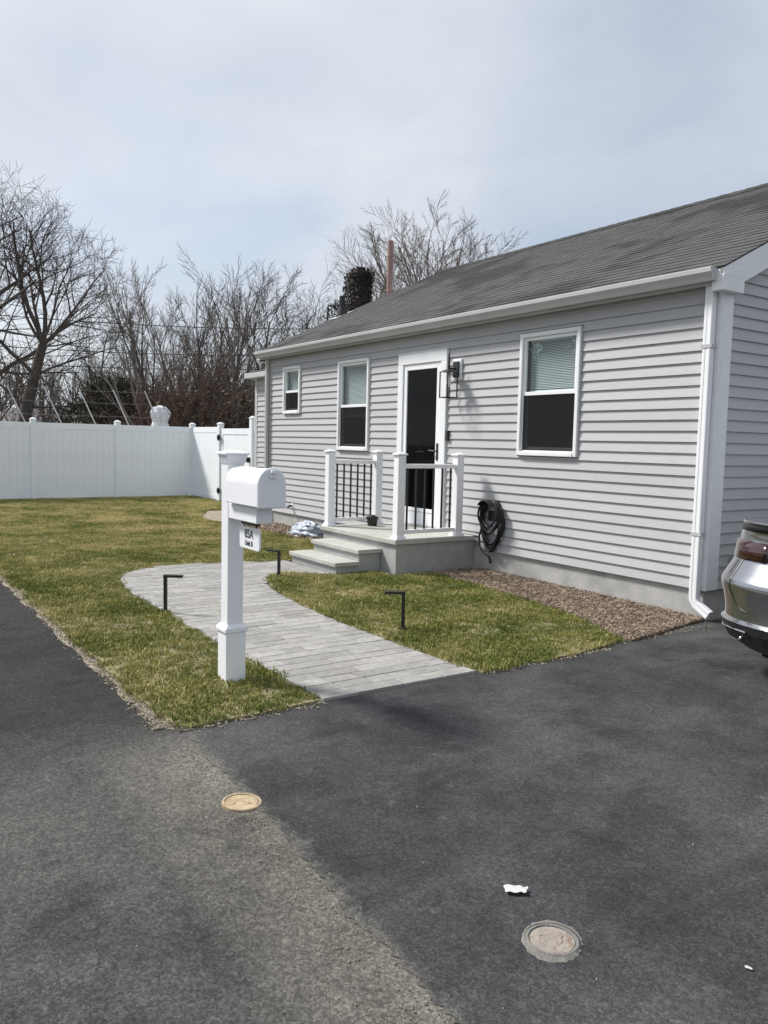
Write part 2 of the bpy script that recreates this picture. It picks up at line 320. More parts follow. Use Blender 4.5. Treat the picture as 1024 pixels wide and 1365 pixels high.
# ------------------------------------------------------------------ mesh helpers
class MB:
    def __init__(s): s.v = []; s.f = []; s.c = []
    def box(s, x0, x1, y0, y1, z0, z1):
        i = len(s.v)
        s.v += [(x0,y0,z0),(x1,y0,z0),(x1,y1,z0),(x0,y1,z0),(x0,y0,z1),(x1,y0,z1),(x1,y1,z1),(x0,y1,z1)]
        s.f += [(i,i+3,i+2,i+1),(i+4,i+5,i+6,i+7),(i,i+1,i+5,i+4),(i+1,i+2,i+6,i+5),(i+2,i+3,i+7,i+6),(i+3,i,i+4,i+7)]
        return s
    def hexa(s, p):   # 8 points: bottom ring 0-3 (ccw from above), top ring 4-7
        i = len(s.v); s.v += [tuple(q) for q in p]
        s.f += [(i,i+3,i+2,i+1),(i+4,i+5,i+6,i+7),(i,i+1,i+5,i+4),(i+1,i+2,i+6,i+5),(i+2,i+3,i+7,i+6),(i+3,i,i+4,i+7)]
        return s
    def tube(s, pts, rs, n=6, cap=True, closed=False):
        pts = [Vector(p) for p in pts]; m = len(pts)
        if not hasattr(rs, '__len__'): rs = [rs]*m
        base = len(s.v); ref = None
        for k in range(m):
            if closed: d = pts[(k+1) % m]-pts[k-1]
            else: d = pts[min(k+1, m-1)]-pts[max(k-1, 0)]
            if d.length < 1e-9: d = Vector((0,0,1))
            d.normalize()
            if ref is None:
                ref = d.orthogonal().normalized()
            else:
                ref = (ref-d*ref.dot(d))
                if ref.length < 1e-6: ref = d.orthogonal()
                ref.normalize()
            bi = d.cross(ref)
            for j in range(n):
                a = 2*math.pi*j/n
                s.v.append(tuple(pts[k]+(ref*math.cos(a)+bi*math.sin(a))*rs[k]))
        for k in range(m if closed else m-1):
            k2 = (k+1) % m
            for j in range(n):
                a = base+k*n+j; b = base+k*n+(j+1) % n
                c = base+k2*n+(j+1) % n; d = base+k2*n+j
                s.f.append((a,b,c,d))
        if cap and not closed:
            s.f.append(tuple(base+j for j in range(n))[::-1]); s.f.append(tuple(base+(m-1)*n+j for j in range(n)))
        return s
    def lathe(s, prof, n=24, c=(0,0,0), a0=0, a1=2*math.pi):
        base = len(s.v); m = len(prof)
        for j in range(n):
            a = 2*math.pi*j/n
            for (r, z) in prof: s.v.append((c[0]+r*math.cos(a), c[1]+r*math.sin(a), c[2]+z))
        for j in range(n):
            j2 = (j+1) % n
            for k in range(m-1):
                s.f.append((base+j*m+k, base+j2*m+k, base+j2*m+k+1, base+j*m+k+1))
        return s
    def prism(s, poly, z0, z1):
        """poly: list of (x,y); simple polygon"""
        n = len(poly); i = len(s.v)
        area = sum(poly[k][0]*poly[(k+1) % n][1]-poly[(k+1) % n][0]*poly[k][1] for k in range(n))
        if area < 0: poly = poly[::-1]
        s.v += [(p[0],p[1],z0) for p in poly]+[(p[0],p[1],z1) for p in poly]
        for t in tessellate_polygon([[Vector((p[0],p[1],0)) for p in poly]]):
            a, b, c = t
            pa, pb, pc = poly[a], poly[b], poly[c]
            if (pb[0]-pa[0])*(pc[1]-pa[1])-(pb[1]-pa[1])*(pc[0]-pa[0]) < 0: a, c = c, a
            s.f.append((i+n+a, i+n+b, i+n+c)); s.f.append((i+c, i+b, i+a))
        for k in range(n):
            k2 = (k+1) % n; s.f.append((i+k, i+k2, i+n+k2, i+n+k))
        return s
    def mesh(s, name, material, smooth=False):
        me = bpy.data.meshes.new(name); me.from_pydata(s.v, [], s.f); me.materials.append(MAT[material])
        if s.c:
            ca = me.color_attributes.new('tint', 'FLOAT_COLOR', 'POINT')
            for i, c in enumerate(s.c): ca.data[i].color = (c[0], c[1], c[2], 1)
        if smooth: me.polygons.foreach_set('use_smooth', [True]*len(me.polygons))
        me.update(); return me
    def build(s, name, material, parent=None, smooth=False, bevel=0, seg=2):
        o = bpy.data.objects.new(name, s.mesh(name, material, smooth)); COL.objects.link(o)
        if parent: o.parent = parent
        if bevel:
            b = o.modifiers.new('bevel', 'BEVEL'); b.width = bevel; b.segments = seg; b.limit_method = 'ANGLE'; b.angle_limit = rad(40)
        return o
def link(name, me, parent=None, loc=(0,0,0), rot=None):
    o = bpy.data.objects.new(name, me); COL.objects.link(o); o.location = loc
    if rot: o.rotation_euler = rot
    if parent: o.parent = parent
    return o
def tag(o, label, cat, group=None):
    o['label'] = label; o['category'] = cat
    if group: o['group'] = group
    return o
def thing(name, label, cat, group=None):
    o = bpy.data.objects.new(name, None); COL.objects.link(o); o.empty_display_size = .1
    return tag(o, label, cat, group)
def kind(o, k): o['kind'] = k; return o
def box(name, m, parent, x0, x1, y0, y1, z0, z1, bevel=0):
    return MB().box(x0,x1,y0,y1,z0,z1).build(name, m, parent, bevel=bevel)

# ------------------------------------------------------------------ ground, street, driveway
def wob(a, b, n, amp, rng):
    out = []
    for i in range(n+1):
        t = i/n; j = amp*(rng.random()-.5)*2 if 0 < i < n else 0
        d = Vector((b[0]-a[0], b[1]-a[1])); nrm = Vector((-d.y, d.x)).normalized()
        out.append((a[0]+d.x*t+nrm.x*j, a[1]+d.y*t+nrm.y*j))
    return out
kind(MB().box(-400,400,-400,400,-.35,-.03).build('ground', 'ground'), 'structure')
kind(MB().prism([(-60,-30),(40,-30),(40,-4.80),(-60,-4.80)], -.028, -.0015).build('street', 'asphalt_old'), 'structure')
seam = [(x_, y_+.012*math.sin(x_*5.1)+.008*math.sin(x_*13.7)) for x_, y_ in wob((14,-5.75),(2.8,-5.09),120,.010,R)+wob((2.8,-5.09),(.9,-4.965),90,.011,R)[1:]+wob((.9,-4.965),(.25,-4.955),30,.010,R)[1:]]
kind(MB().prism(seam+[(.1,-4.9),(.1,14),(14,14)], -.027, .002).build('driveway', 'asphalt_new'), 'structure')

# walk outline (surveyed on the ground plane)
WL = [(.30,-4.09),(-.63,-4.10),(-1.72,-4.115),(-2.68,-4.105),(-3.4,-4.10),(-3.85,-4.05),(-4.25,-3.97),(-4.58,-3.80),(-4.80,-3.60),(-4.90,-3.36),(-4.90,-3.0),(-4.84,-2.6),(-4.74,-2.1),(-4.66,-1.80)]
WR = [(-3.48,-1.80),(-3.62,-2.0),(-3.80,-2.26),(-3.74,-2.44),(-3.50,-2.62),(-3.07,-2.79),(-2.62,-2.87),(-2.17,-2.925),(-1.43,-2.97),(-.45,-2.965),(.30,-2.92)]
WALK = WL+WR
walk = kind(MB().prism(WALK, -.026, .006).build('walkway', 'sand'), 'structure')
def spans(x, poly):
    ys = []
    n = len(poly)
    for i in range(n):
        a, b = poly[i], poly[(i+1) % n]
        if (a[0] <= x) != (b[0] <= x):
            ys.append(a[1]+(b[1]-a[1])*(x-a[0])/(b[0]-a[0]))
    ys.sort(); return [(ys[i], ys[i+1]) for i in range(0, len(ys)-1, 2)]
rowx = .295; ROW = .124; npv = 0
pvr = random.Random(5)
while rowx > -4.88:
    xa, xb = rowx-ROW+.0022, rowx-.0022
    sa, sb = spans(max(xa, -4.885), WALK), spans(min(xb, .294), WALK)
    if len(sa) != len(sb): sa = sb = spans((xa+xb)/2, WALK)
    if len(sa) == len(sb):
        for (l0, h0), (l1, h1) in zip(sa, sb):
            y = min(l0, l1)-pvr.random()*.2
            while y < max(h0, h1):
                L = pvr.choice((.155,.235,.235,.31,.31,.36))
                ya, yb = y+.0022, y+L-.0022; y += L
                q = [(xa, max(ya, l0+.004)), (xb, max(ya, l1+.004)), (xb, min(yb, h1-.004)), (xa, min(yb, h0-.004))]
                if q[2][1]-q[1][1] < .012 or q[3][1]-q[0][1] < .012: continue
                cx = sum(p[0] for p in q)/4; cy = sum(p[1] for p in q)/4
                z = .0185+pvr.uniform(-.0014,.0014); e = .0032; tilt = pvr.uniform(-.012,.012)
                ins = []
                for p in q:
                    d = Vector((cx-p[0], cy-p[1])); d = d*(e*1.4/max(d.length,.02)); ins.append((p[0]+d.x, p[1]+d.y))
                m = MB(); i = 0
                m.v = [(p[0]-cx,p[1]-cy,-.02) for p in q]+[(p[0]-cx,p[1]-cy,z-.0032) for p in q]+[(p[0]-cx,p[1]-cy,z+(p[0]-cx)*tilt) for p in ins]
                m.f = [(0,1,5,4),(1,2,6,5),(2,3,7,6),(3,0,4,7),(4,5,9,8),(5,6,10,9),(6,7,11,10),(7,4,8,11),(8,9,10,11)]
                o = m.build('paver', 'paver', walk); o.location = (cx, cy, 0); npv += 1
    rowx -= ROW

# lawns, planting beds
LA = [(.20,-4.985),(.33,-4.92),(.32,-4.5)]+[(.29,-4.11)]+[(p[0],p[1]-.012) if p[1] < -3.9 else (p[0]-.012,p[1]) for p in WL[1:]]
LA += [(-4.66,-1.45),(-4.95,-1.2),(-4.95,-.62),(-6.2,-.55),(-7.6,-.62),(-8.9,-.62),(-9.7,-.85),(-10.6,-.62),(-11.6,-.1),(-11.7,.9),(-12.6,1.12),(-15.75,1.12)]
LA += [(-15.75,-5.0)]
LA += wob((-15.75,-5.0),(.20,-4.985),90,.02,R)[1:-1]
LB = [(p[0],p[1]+.012) for p in WR]+wob((.33,-2.9),(.30,-1.95),10,.02,R)+[(.22,-1.45)]+[(.10,-1.30),(-.45,-1.06),(-1.17,-.89),(-2.15,-.79),(-3.08,-.76),(-3.08,-1.24),(-3.44,-1.26)]
MU = [(.10,-1.31),(.24,-1.28),(.20,-.9),(.12,-.5),(.05,-.06),(-3.09,.05),(-3.09,-.75),(-2.15,-.78),(-1.17,-.88),(-.45,-1.05)]
lawns = []
for nm, poly, z in (('lawn', LA, .014), ('lawn', LB, .014)):
    lawns.append(kind(MB().prism(poly, -.026, z).build(nm, 'soil'), 'structure'))
mulch = kind(MB().prism(MU, -.026, .018).build('mulch_bed', 'mulch_base'), 'structure')
BED = [(-4.93,-.60),(-6.2,-.53),(-7.6,-.60),(-8.9,-.60),(-8.9,.05),(-4.93,.05)]
kind(MB().prism(BED, -.026, .022).build('mulch_bed', 'mulch_base'), 'structure')
kind(MB().prism([(-8.92,-.6),(-9.7,-.82),(-10.58,-.58),(-11.58,-.08),(-11.68,1.1),(-12.6,1.15),(-12.6,1.6),(-8.92,1.6)], -.026, .012).build('path', 'bare_earth'), 'structure')
kind(MB().prism([(-400,-400),(-16.1,-400),(-16.1,400),(-400,400)], -.029, -.01).build('field', 'ground'), 'structure')

kind(MB().prism(wob((-15.7,-5.055),(.22,-5.045),120,.025,R)+[(.30,-4.98),(.2,-4.965),(-15.7,-4.97)], -.026, .0015).build('verge', 'bare_earth'), 'structure')
# grass blades on both lawns (geometry nodes)
def grass_clump(seed, n, h, spread):
    r = random.Random(seed); m = MB()
    for i in range(n):
        a = r.uniform(0, 6.28); d = spread*math.sqrt(r.random()); x, y = d*math.cos(a), d*math.sin(a)
        b = r.uniform(0, 6.28); w = r.uniform(.0016,.0028); L = h*r.uniform(.5,1.25); lean = r.uniform(.1,.95)*L
        c = r.uniform(0, 6.28); lx, ly = math.cos(c)*lean, math.sin(c)*lean
        wx, wy = math.cos(b)*w, math.sin(b)*w; j = len(m.v)
        m.v += [(x-wx,y-wy,-.004),(x+wx,y+wy,-.004),(x+lx*.4+wx*.9,y+ly*.4+wy*.9,L*.6),(x+lx*.4-wx*.9,y+ly*.4-wy*.9,L*.6),(x+lx,y+ly,L*.86)]
        m.f += [(j,j+1,j+2,j+3),(j+3,j+2,j+4)]
        t = r.random(); m.c += [(t,t,t)]*5
    return m.mesh('grass_clump', 'grass_blade')
clumps = [grass_clump(i, 30, .028, .06) for i in range(4)]
tuftcol = bpy.data.collections.new('grass_tufts')
for me in clumps: tuftcol.objects.link(bpy.data.objects.new('grass_tuft_source', me))
def grass_on(lawn, label, density, seed):
    g = bpy.data.node_groups.new('grass', 'GeometryNodeTree')
    g.interface.new_socket('Geometry', in_out='INPUT', socket_type='NodeSocketGeometry')
    g.interface.new_socket('Geometry', in_out='OUTPUT', socket_type='NodeSocketGeometry')
    N = lambda t: g.nodes.new(t)
    oi = N('GeometryNodeObjectInfo'); oi.inputs['Object'].default_value = lawn; oi.transform_space = 'RELATIVE'
    nrm = N('GeometryNodeInputNormal'); sx = N('ShaderNodeSeparateXYZ'); g.links.new(nrm.outputs[0], sx.inputs[0])
    gt = N('ShaderNodeMath'); gt.operation = 'GREATER_THAN'; gt.inputs[1].default_value = .5; g.links.new(sx.outputs['Z'], gt.inputs[0])
    dp = N('GeometryNodeDistributePointsOnFaces'); dp.inputs['Density'].default_value = density; dp.inputs['Seed'].default_value = seed
    g.links.new(oi.outputs['Geometry'], dp.inputs['Mesh']); g.links.new(gt.outputs[0], dp.inputs['Selection'])
    ci = N('GeometryNodeCollectionInfo'); ci.inputs['Collection'].default_value = tuftcol; ci.inputs['Separate Children'].default_value = True; ci.inputs['Reset Children'].default_value = True
    ip = N('GeometryNodeInstanceOnPoints'); ip.inputs['Pick Instance'].default_value = True
    g.links.new(dp.outputs['Points'], ip.inputs['Points']); g.links.new(ci.outputs[0], ip.inputs['Instance'])
    rv = N('FunctionNodeRandomValue'); rv.data_type = 'FLOAT_VECTOR'; rv.inputs[0].default_value = (-.15,-.15,0); rv.inputs[1].default_value = (.15,.15,6.283)
    g.links.new(rv.outputs[0], ip.inputs['Rotation'])
    ps = N('GeometryNodeInputPosition'); nz = N('ShaderNodeTexNoise'); nz.inputs['Scale'].default_value = 1.4; nz.inputs['Detail'].default_value = 3
    g.links.new(ps.outputs[0], nz.inputs['Vector'])
    mr = N('ShaderNodeMapRange'); mr.inputs['From Min'].default_value = .3; mr.inputs['From Max'].default_value = .7; mr.inputs['To Min'].default_value = .6; mr.inputs['To Max'].default_value = 1.25
    g.links.new(nz.outputs['Fac'], mr.inputs['Value'])
    rs = N('FunctionNodeRandomValue'); rs.data_type = 'FLOAT'; rs.inputs[2].default_value = .6; rs.inputs[3].default_value = 1.25; rs.inputs['Seed'].default_value = 4
    mm = N('ShaderNodeMath'); mm.operation = 'MULTIPLY'; g.links.new(mr.outputs[0], mm.inputs[0]); g.links.new(rs.outputs[1], mm.inputs[1])
    g.links.new(mm.outputs[0], ip.inputs['Scale'])
    out = N('NodeGroupOutput'); g.links.new(ip.outputs[0], out.inputs[0])
    me = bpy.data.meshes.new('grass'); o = bpy.data.objects.new('grass', me); COL.objects.link(o)
    md = o.modifiers.new('grass', 'NODES'); md.node_group = g
    o['label'] = label; o['category'] = 'grass'; o['kind'] = 'stuff'
grass_on(lawns[0], 'patchy green and straw coloured lawn grass between street, walk and white fence', 620, 1)
grass_on(lawns[1], 'greener lawn grass between the paver walk, mulch bed and driveway', 760, 2)

# loose chips and crumbs
def inside(p, poly):
    x, y = p; c = False; n = len(poly)
    for i in range(n):
        a, b = poly[i], poly[(i+1) % n]
        if (a[1] > y) != (b[1] > y) and x < (b[0]-a[0])*(y-a[1])/(b[1]-a[1])+a[0]: c = not c
    return c
def chips(name, m, label, pts, sz, flat, parent=None, seed=1, tilt=.5):
    r = random.Random(seed); M = MB()
    for (x, y, z) in pts:
        l = sz*r.uniform(.5,1.6); w = l*r.uniform(.2,.55); h = l*flat
        rot = Matrix.Rotation(r.uniform(0,6.28),3,'Z') @ Matrix.Rotation(r.gauss(0,tilt),3,'X') @ Matrix.Rotation(r.gauss(0,tilt),3,'Y')
        ps = []
        for (a, b, c) in ((-1,-1,-1),(1,-.7,-1),(.9,1,-1),(-1,.8,-1),(-.8,-.8,1),(.9,-.6,1),(.7,.8,1),(-.9,.6,1)):
            q = rot @ Vector((a*l*.5, b*w*.5, c*h*.5)); ps.append((x+q.x, y+q.y, max(z+q.z, .0)))
        M.hexa(ps)
    o = M.build(name, m, parent); o['kind'] = 'stuff'
    if label: o['label'] = label; o['category'] = name.replace('_', ' ')
    return o
cr = random.Random(3)
def fill(poly, n, z0, z1):
    xs = [p[0] for p in poly]; ys = [p[1] for p in poly]; out = []
    while len(out) < n:
        p = (cr.uniform(min(xs),max(xs)), cr.uniform(min(ys),max(ys)))
        if inside(p, poly): out.append((p[0],p[1],cr.uniform(z0,z1)))
    return out
chips('mulch_chips', 'mulch', 'reddish brown wood chips mulched along the house front beside the driveway', fill(MU, 16000, .016, .034), .021, .25, seed=4)
chips('mulch_chips', 'mulch', 'brown wood chips in the bed between the porch and the far house corner', fill(BED, 3500, .022, .05), .05, .22, seed=5)
ed = []
for i in range(3600):
    t = cr.random(); ed.append((.25-t*t*13, -5.012+cr.gauss(0,.030), .002))
for i in range(220): ed.append((.335+cr.gauss(0,.03), cr.uniform(-4.98,-4.1), .006))
for i in range(220): ed.append((.32+cr.gauss(0,.025)-.10*max(0,1.45-abs(0))*0, cr.uniform(-2.9,-1.6), .006))
for i in range(160): ed.append((.2+cr.gauss(0,.035), cr.uniform(-1.5,-.2), .006))
chips('edge_debris', 'debris', 'pale straw and grit lying along the asphalt edges of the lawn', ed, .014, .35, seed=6)
gp = []
for i in range(900):
    x = cr.uniform(.6, 4.0); gp.append((x, -4.965-.066*(x-.9)+cr.gauss(-.05,.06), .002))
for i in range(260): gp.append((cr.uniform(.6,7), cr.uniform(-6.6,-2.0), .003))
chips('loose_grit', 'debris', 'loose pale grit scattered along the driveway and street seam', gp, .0050, .6, seed=8)

# ------------------------------------------------------------------ house
Cs = .1016; ZS = .26           # siding exposure, bottom of siding
HX0, DEP = -8.9, 8.0           # left corner, house depth
EY, EZ, PT = -.16, 3.065, .48  # eave edge and roof pitch
RY = 3.98; RZ = EZ+PT*(RY-EY)
house = thing('house', 'single storey grey vinyl sided house with white trim and shingle roof', 'house')

WIN = [(-8.29,-7.675,1.966,2.76,2.34),(-6.445,-5.572,1.385,2.735,2.05),(-2.452,-1.562,1.405,2.752,2.09)]
DOOR = (-4.82,-3.76,.41,2.70)
OPEN = [(a+.02,b-.02,c+.02,d-.02) for a,b,c,d,e in WIN]+[(DOOR[0]+.02,DOOR[1]-.02,DOOR[2],DOOR[3]-.02)]

def wall_mesh(name, x0, x1, z0, z1, y0, y1, opens, m):
    xs = sorted({x0,x1,*[o[0] for o in opens],*[o[1] for o in opens]}); zs = sorted({z0,z1,*[o[2] for o in opens],*[o[3] for o in opens]})
    M = MB()
    for a, b in zip(xs, xs[1:]):
        for c, d in zip(zs, zs[1:]):
            if any(o[0] <= (a+b)/2 <= o[1] and o[2] <= (c+d)/2 <= o[3] for o in opens): continue
            M.box(a,b,y0,y1,c,d)
    return M.build(name, m, house)
fwall = wall_mesh('front_wall', HX0, -.002, ZS+.01, 3.02, .004, .15, OPEN, 'sheathing')
def board(p_of, a0, a1, z0, z1, zb, parent):
    """lap siding board; p_of(a, out, z) maps run coordinate, outward offset and height to a point"""
    off = lambda z: .0215-.0185*(z-zb)/Cs
    m = MB(); o0, o1 = off(z0), off(z1)
    c = p_of((a0+a1)/2, 0, (z0+z1)/2)
    P = [p_of(a0,o0,z0),p_of(a1,o0,z0),p_of(a1,-.003,z0),p_of(a0,-.003,z0),p_of(a0,o1,z1),p_of(a1,o1,z1),p_of(a1,-.003,z1),p_of(a0,-.003,z1)]
    m.hexa([(p[0]-c[0],p[1]-c[1],p[2]-c[2]) for p in P])
    ob = m.build('siding_board', 'siding', parent); ob.location = c; return ob
jr = random.Random(9)
def course(p_of, a0, a1, zb, zt, opens, parent, joint=True):
    cuts = sorted({a0,a1,*[min(max(o[0],a0),a1) for o in opens],*[min(max(o[1],a0),a1) for o in opens]})
    runs = []      # (a, b, z0, z1) merging neighbours with the same extent
    for a, b in zip(cuts, cuts[1:]):
        if b-a < 1e-4: continue
        z0, z1 = zb, zt
        for o in opens:
            if o[0] <= (a+b)/2 <= o[1] and o[2] < z1 and o[3] > z0:
                if o[2] <= z0 and o[3] >= z1: z0 = z1
                elif o[2] > z0: z1 = o[2]
                else: z0 = o[3]
        if z1-z0 < .006: continue
        if runs and abs(runs[-1][1]-a) < 1e-6 and runs[-1][2:] == (z0,z1): runs[-1] = (runs[-1][0], b, z0, z1)
        else: runs.append((a,b,z0,z1))
    for a, b, z0, z1 in runs:
        if joint and b-a > 2.8:
            j = a+(b-a)*jr.uniform(.3,.7)
            board(p_of, a, j-.0006, z0, z1, zb, parent); board(p_of, j+.0006, b, z0, z1, zb, parent)
        else: board(p_of, a, b, z0, z1, zb, parent)
SOP = [(a-.012,b+.012,c-.012,d+.012) for a,b,c,d,e in WIN]+[(DOOR[0]-.008,DOOR[1]+.008,DOOR[2]-.3,DOOR[3]+.008)]
SOP += [(-4.93,-3.07,0,.415)]
for k in range(27):
    course(lambda a, o, z: (a, -o, z), HX0+.09, -.09, ZS+k*Cs, min(ZS+(k+1)*Cs, 3.0), SOP, fwall)
swall = MB(); swall.prism([(0.0,0),(0,0)] if False else [(-.15,.16),(-.004,.16),(-.004,DEP),(-.15,DEP)], ZS+.01, 3.0)
swall = swall.build('side_wall', 'sheathing', house)
gab = MB(); gab.v = [(-.004,.0,3.0),(-.004,DEP,3.0),(-.004,RY,RZ-.08),(-.15,.0,3.0),(-.15,DEP,3.0),(-.15,RY,RZ-.08)]; gab.f = [(0,1,2),(5,4,3),(0,3,4,1),(1,4,5,2),(2,5,3,0)]
gab.build('gable_wall', 'sheathing', house)
for k in range(45):
    z0 = ZS+k*Cs
    y0, y1 = .15, DEP-.1
    if z0 > 2.95: y0 = (z0+Cs-EZ)/PT+EY+.12; y1 = 2*RY-y0; y0 = max(y0,.15)
    if y1-y0 < .2: break
    course(lambda a, o, z: (o, a, z), y0, y1, z0, z0+Cs, [], swall)
# far gable end, back, floor and ceiling so that the rooms are really enclosed
M = MB(); M.box(HX0,HX0+.15,.16,DEP,ZS,3.0); M.box(HX0,-.002,DEP-.02,DEP+.13,ZS,3.0)
M.v += [(HX0,0,3.0),(HX0,DEP,3.0),(HX0,RY,RZ-.08),(HX0+.15,0,3.0),(HX0+.15,DEP,3.0),(HX0+.15,RY,RZ-.08)]; i = len(M.v)-6
M.f += [(i,i+2,i+1),(i+3,i+4,i+5),(i,i+3,i+5,i+2),(i+1,i+2,i+5,i+4)]
M.build('back_wall', 'siding', house)
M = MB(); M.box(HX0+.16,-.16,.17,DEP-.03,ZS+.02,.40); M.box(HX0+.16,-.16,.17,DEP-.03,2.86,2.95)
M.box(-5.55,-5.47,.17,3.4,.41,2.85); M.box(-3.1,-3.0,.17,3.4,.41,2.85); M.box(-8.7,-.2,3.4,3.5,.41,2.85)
M.build('interior_partition', 'dark_room', house)
fd = MB().box(HX0+.02,-.02,.012,.25,-.2,ZS+.008).box(-.25,-.021,.2505,DEP,-.2,ZS+.008).build('foundation', 'concrete', house)
# trim
box('frieze_board', 'siding', house, HX0+.02, -.01, -.032, .003, 2.955, 3.03)
cb = MB(); cb.box(-.088,.022,-.024,.002,ZS-.005,2.955); cb.box(.0,.0225,.003,.15,ZS-.005,2.99); cb.build('corner_board', 'trim_white', house, bevel=.003)
cb = MB(); cb.box(HX0-.022,HX0+.09,-.024,.002,ZS-.005,2.955); cb.build('corner_board', 'gutter', house, bevel=.003)
# roof: deck, shingles, ridge, rake and fascia boards
XL, XR = -9.18, .11
def roofpt(x, s, h=0):     # s along slope from the eave, h off the surface
    L = math.sqrt(1+PT*PT); return (x, EY+s/L-h*PT/L, EZ+s*PT/L+h/L)
SL = (RY-EY)*math.sqrt(1+PT*PT)
def deck(sign):
    f = (lambda p: p) if sign > 0 else (lambda p: (p[0], 2*RY-p[1], p[2]))
    m = MB(); P = [roofpt(XL+.012,.02,-.05),roofpt(XR-.012,.02,-.05),roofpt(XR-.012,SL,-.05),roofpt(XL+.012,SL,-.05),roofpt(XL+.012,.02,-.012),roofpt(XR-.012,.02,-.012),roofpt(XR-.012,SL,-.012),roofpt(XL+.012,SL,-.012)]
    m.hexa([f(p) for p in P]); return m
rd = deck(1); d2 = deck(-1); n0 = len(rd.v); rd.v += d2.v; rd.f += [tuple(i+n0 for i in f) for f in d2.f]
roof = rd.build('roof', 'sheathing', house)
sh = MB(); sr = random.Random(21)
EXP = .143
for side in (1,-1):
    k = 0; s = -.015
    while s < SL-.02:
        x = XL-sr.random()*.3
        while x < XR:
            w = sr.uniform(.14,.34); xa, xb = max(x, XL), min(x+w, XR); x += w
            if xb-xa < .01: continue
            e = s+sr.choice((0,0,.0,.016))          # laminated tabs: some sit shorter
            th = sr.uniform(.003,.006)
            top = min(s+EXP+.03, SL)
            P = [roofpt(xa+.0015,e,-.004),roofpt(xb-.0015,e,-.004),roofpt(xb-.0015,top,-.012),roofpt(xa+.0015,top,-.012),roofpt(xa+.0015,e,th),roofpt(xb-.0015,e,th),roofpt(xb-.0015,top,-.002),roofpt(xa+.0015,top,-.002)]
            if side < 0: P = [(p[0],2*RY-p[1],p[2]) for p in P]
            sh.hexa(P); t = sr.choice((.88,.95,1,1,1.04,1.09)); sh.c += [(t,t,t)]*8
        s += EXP
kind(sh.build('shingles', 'shingle', roof), 'stuff')
rc = MB(); x = XL
while x < XR-.02:
    xb = min(x+.2, XR); t = sr.uniform(.45,.7)
    for sg in (1,-1):
        a = roofpt(x, SL-.15, .014); b = roofpt(xb+.01, SL-.15, .006)
        f = (lambda p: p) if sg > 0 else (lambda p: (p[0], 2*RY-p[1], p[2]))
        P = [f(roofpt(x,SL-.15,.001)),f(roofpt(xb,SL-.15,.001)),(xb,RY,RZ+.012),(x,RY,RZ+.012),f(roofpt(x,SL-.15,.012)),f(roofpt(xb,SL-.15,.008)),(xb,RY,RZ+.026),(x,RY,RZ+.032)]
        rc.hexa(P); rc.c += [(t,t,t)]*8
    x += .2
rc.build('ridge_cap', 'shingle', roof)
for X in (XL, XR):
    m = MB()
    for sg in (1,-1):
        f = (lambda p: p) if sg > 0 else (lambda p: (p[0], 2*RY-p[1], p[2]))
        x0, x1 = (X-.03, X-.004) if X > -1 else (X+.004, X+.03)
        m.hexa([f(roofpt(x0,.0,-.22)),f(roofpt(x1,.0,-.22)),f(roofpt(x1,SL+.0,-.22)),f(roofpt(x0,SL,-.22)),f(roofpt(x0,.0,-.016)),f(roofpt(x1,.0,-.016)),f(roofpt(x1,SL,-.016)),f(roofpt(x0,SL,-.016))])
        # soffit between rake board and wall
        xs0, xs1 = (.0, X-.03) if X > -1 else (X+.03, HX0)
        m.hexa([f(roofpt(xs0,.0,-.20)),f(roofpt(xs1,.0,-.20)),f(roofpt(xs1,SL,-.20)),f(roofpt(xs0,SL,-.20)),f(roofpt(xs0,.0,-.18)),f(roofpt(xs1,.0,-.18)),f(roofpt(xs1,SL,-.18)),f(roofpt(xs0,SL,-.18))])
    m.build('rake_board', 'trim_white', house)
# boxed eave return at the gable corners
m = MB(); m.box(.001,XR-.001,-.155,.155,2.87,2.99); m.hexa([(.001,-.155,2.99),(XR-.001,-.155,2.99),(XR-.001,.155,2.99),(.001,.155,2.99),(.001,-.155,3.0),(XR-.001,-.155,3.0),(XR-.001,.155,3.10),(.001,.155,3.10)])
m.box(.001,XR-.035,-.154,-.125,3.001,3.045); m.build('eave_return', 'trim_white', house, bevel=.003)
m = MB(); m.box(XL+.04,-.001,EY+.035,-.033,2.94,2.955); m.build('soffit', 'gutter', house)
box('fascia', 'gutter', house, XL+.04, -.001, EY+.02, EY+.034, 2.93, 3.04)
box('fascia', 'gutter', house, XL+.04, -.001, DEP+.1, DEP+.16, 2.9, 3.04)
# gutter, K style
GX0, GX1 = -9.02, .045
prof = [(EY+.018,3.06),(EY+.018,2.955),(EY-.045,2.95),(EY-.062,2.985),(EY-.085,3.02),(EY-.088,3.055),(EY-.075,3.062),(EY-.079,3.045),(EY-.055,2.99),(EY-.04,2.96),(EY+.012,2.963),(EY+.012,3.06)]
m = MB(); n = len(prof); m.v = [(GX0,p[0],p[1]) for p in prof]+[(GX1,p[0],p[1]) for p in prof]
m.f = [(i,i+n,(i+1)%n+n,(i+1)%n) for i in range(n)]
for X, o in ((GX0,0),(GX1,n)):
    j = len(m.v); m.v += [(X,EY+.018,3.06),(X,EY+.018,2.955),(X,EY-.045,2.95),(X,EY-.062,2.985),(X,EY-.085,3.02),(X,EY-.088,3.055)]; m.f.append(tuple(range(j,j+6)))
m.build('gutter', 'gutter', house)
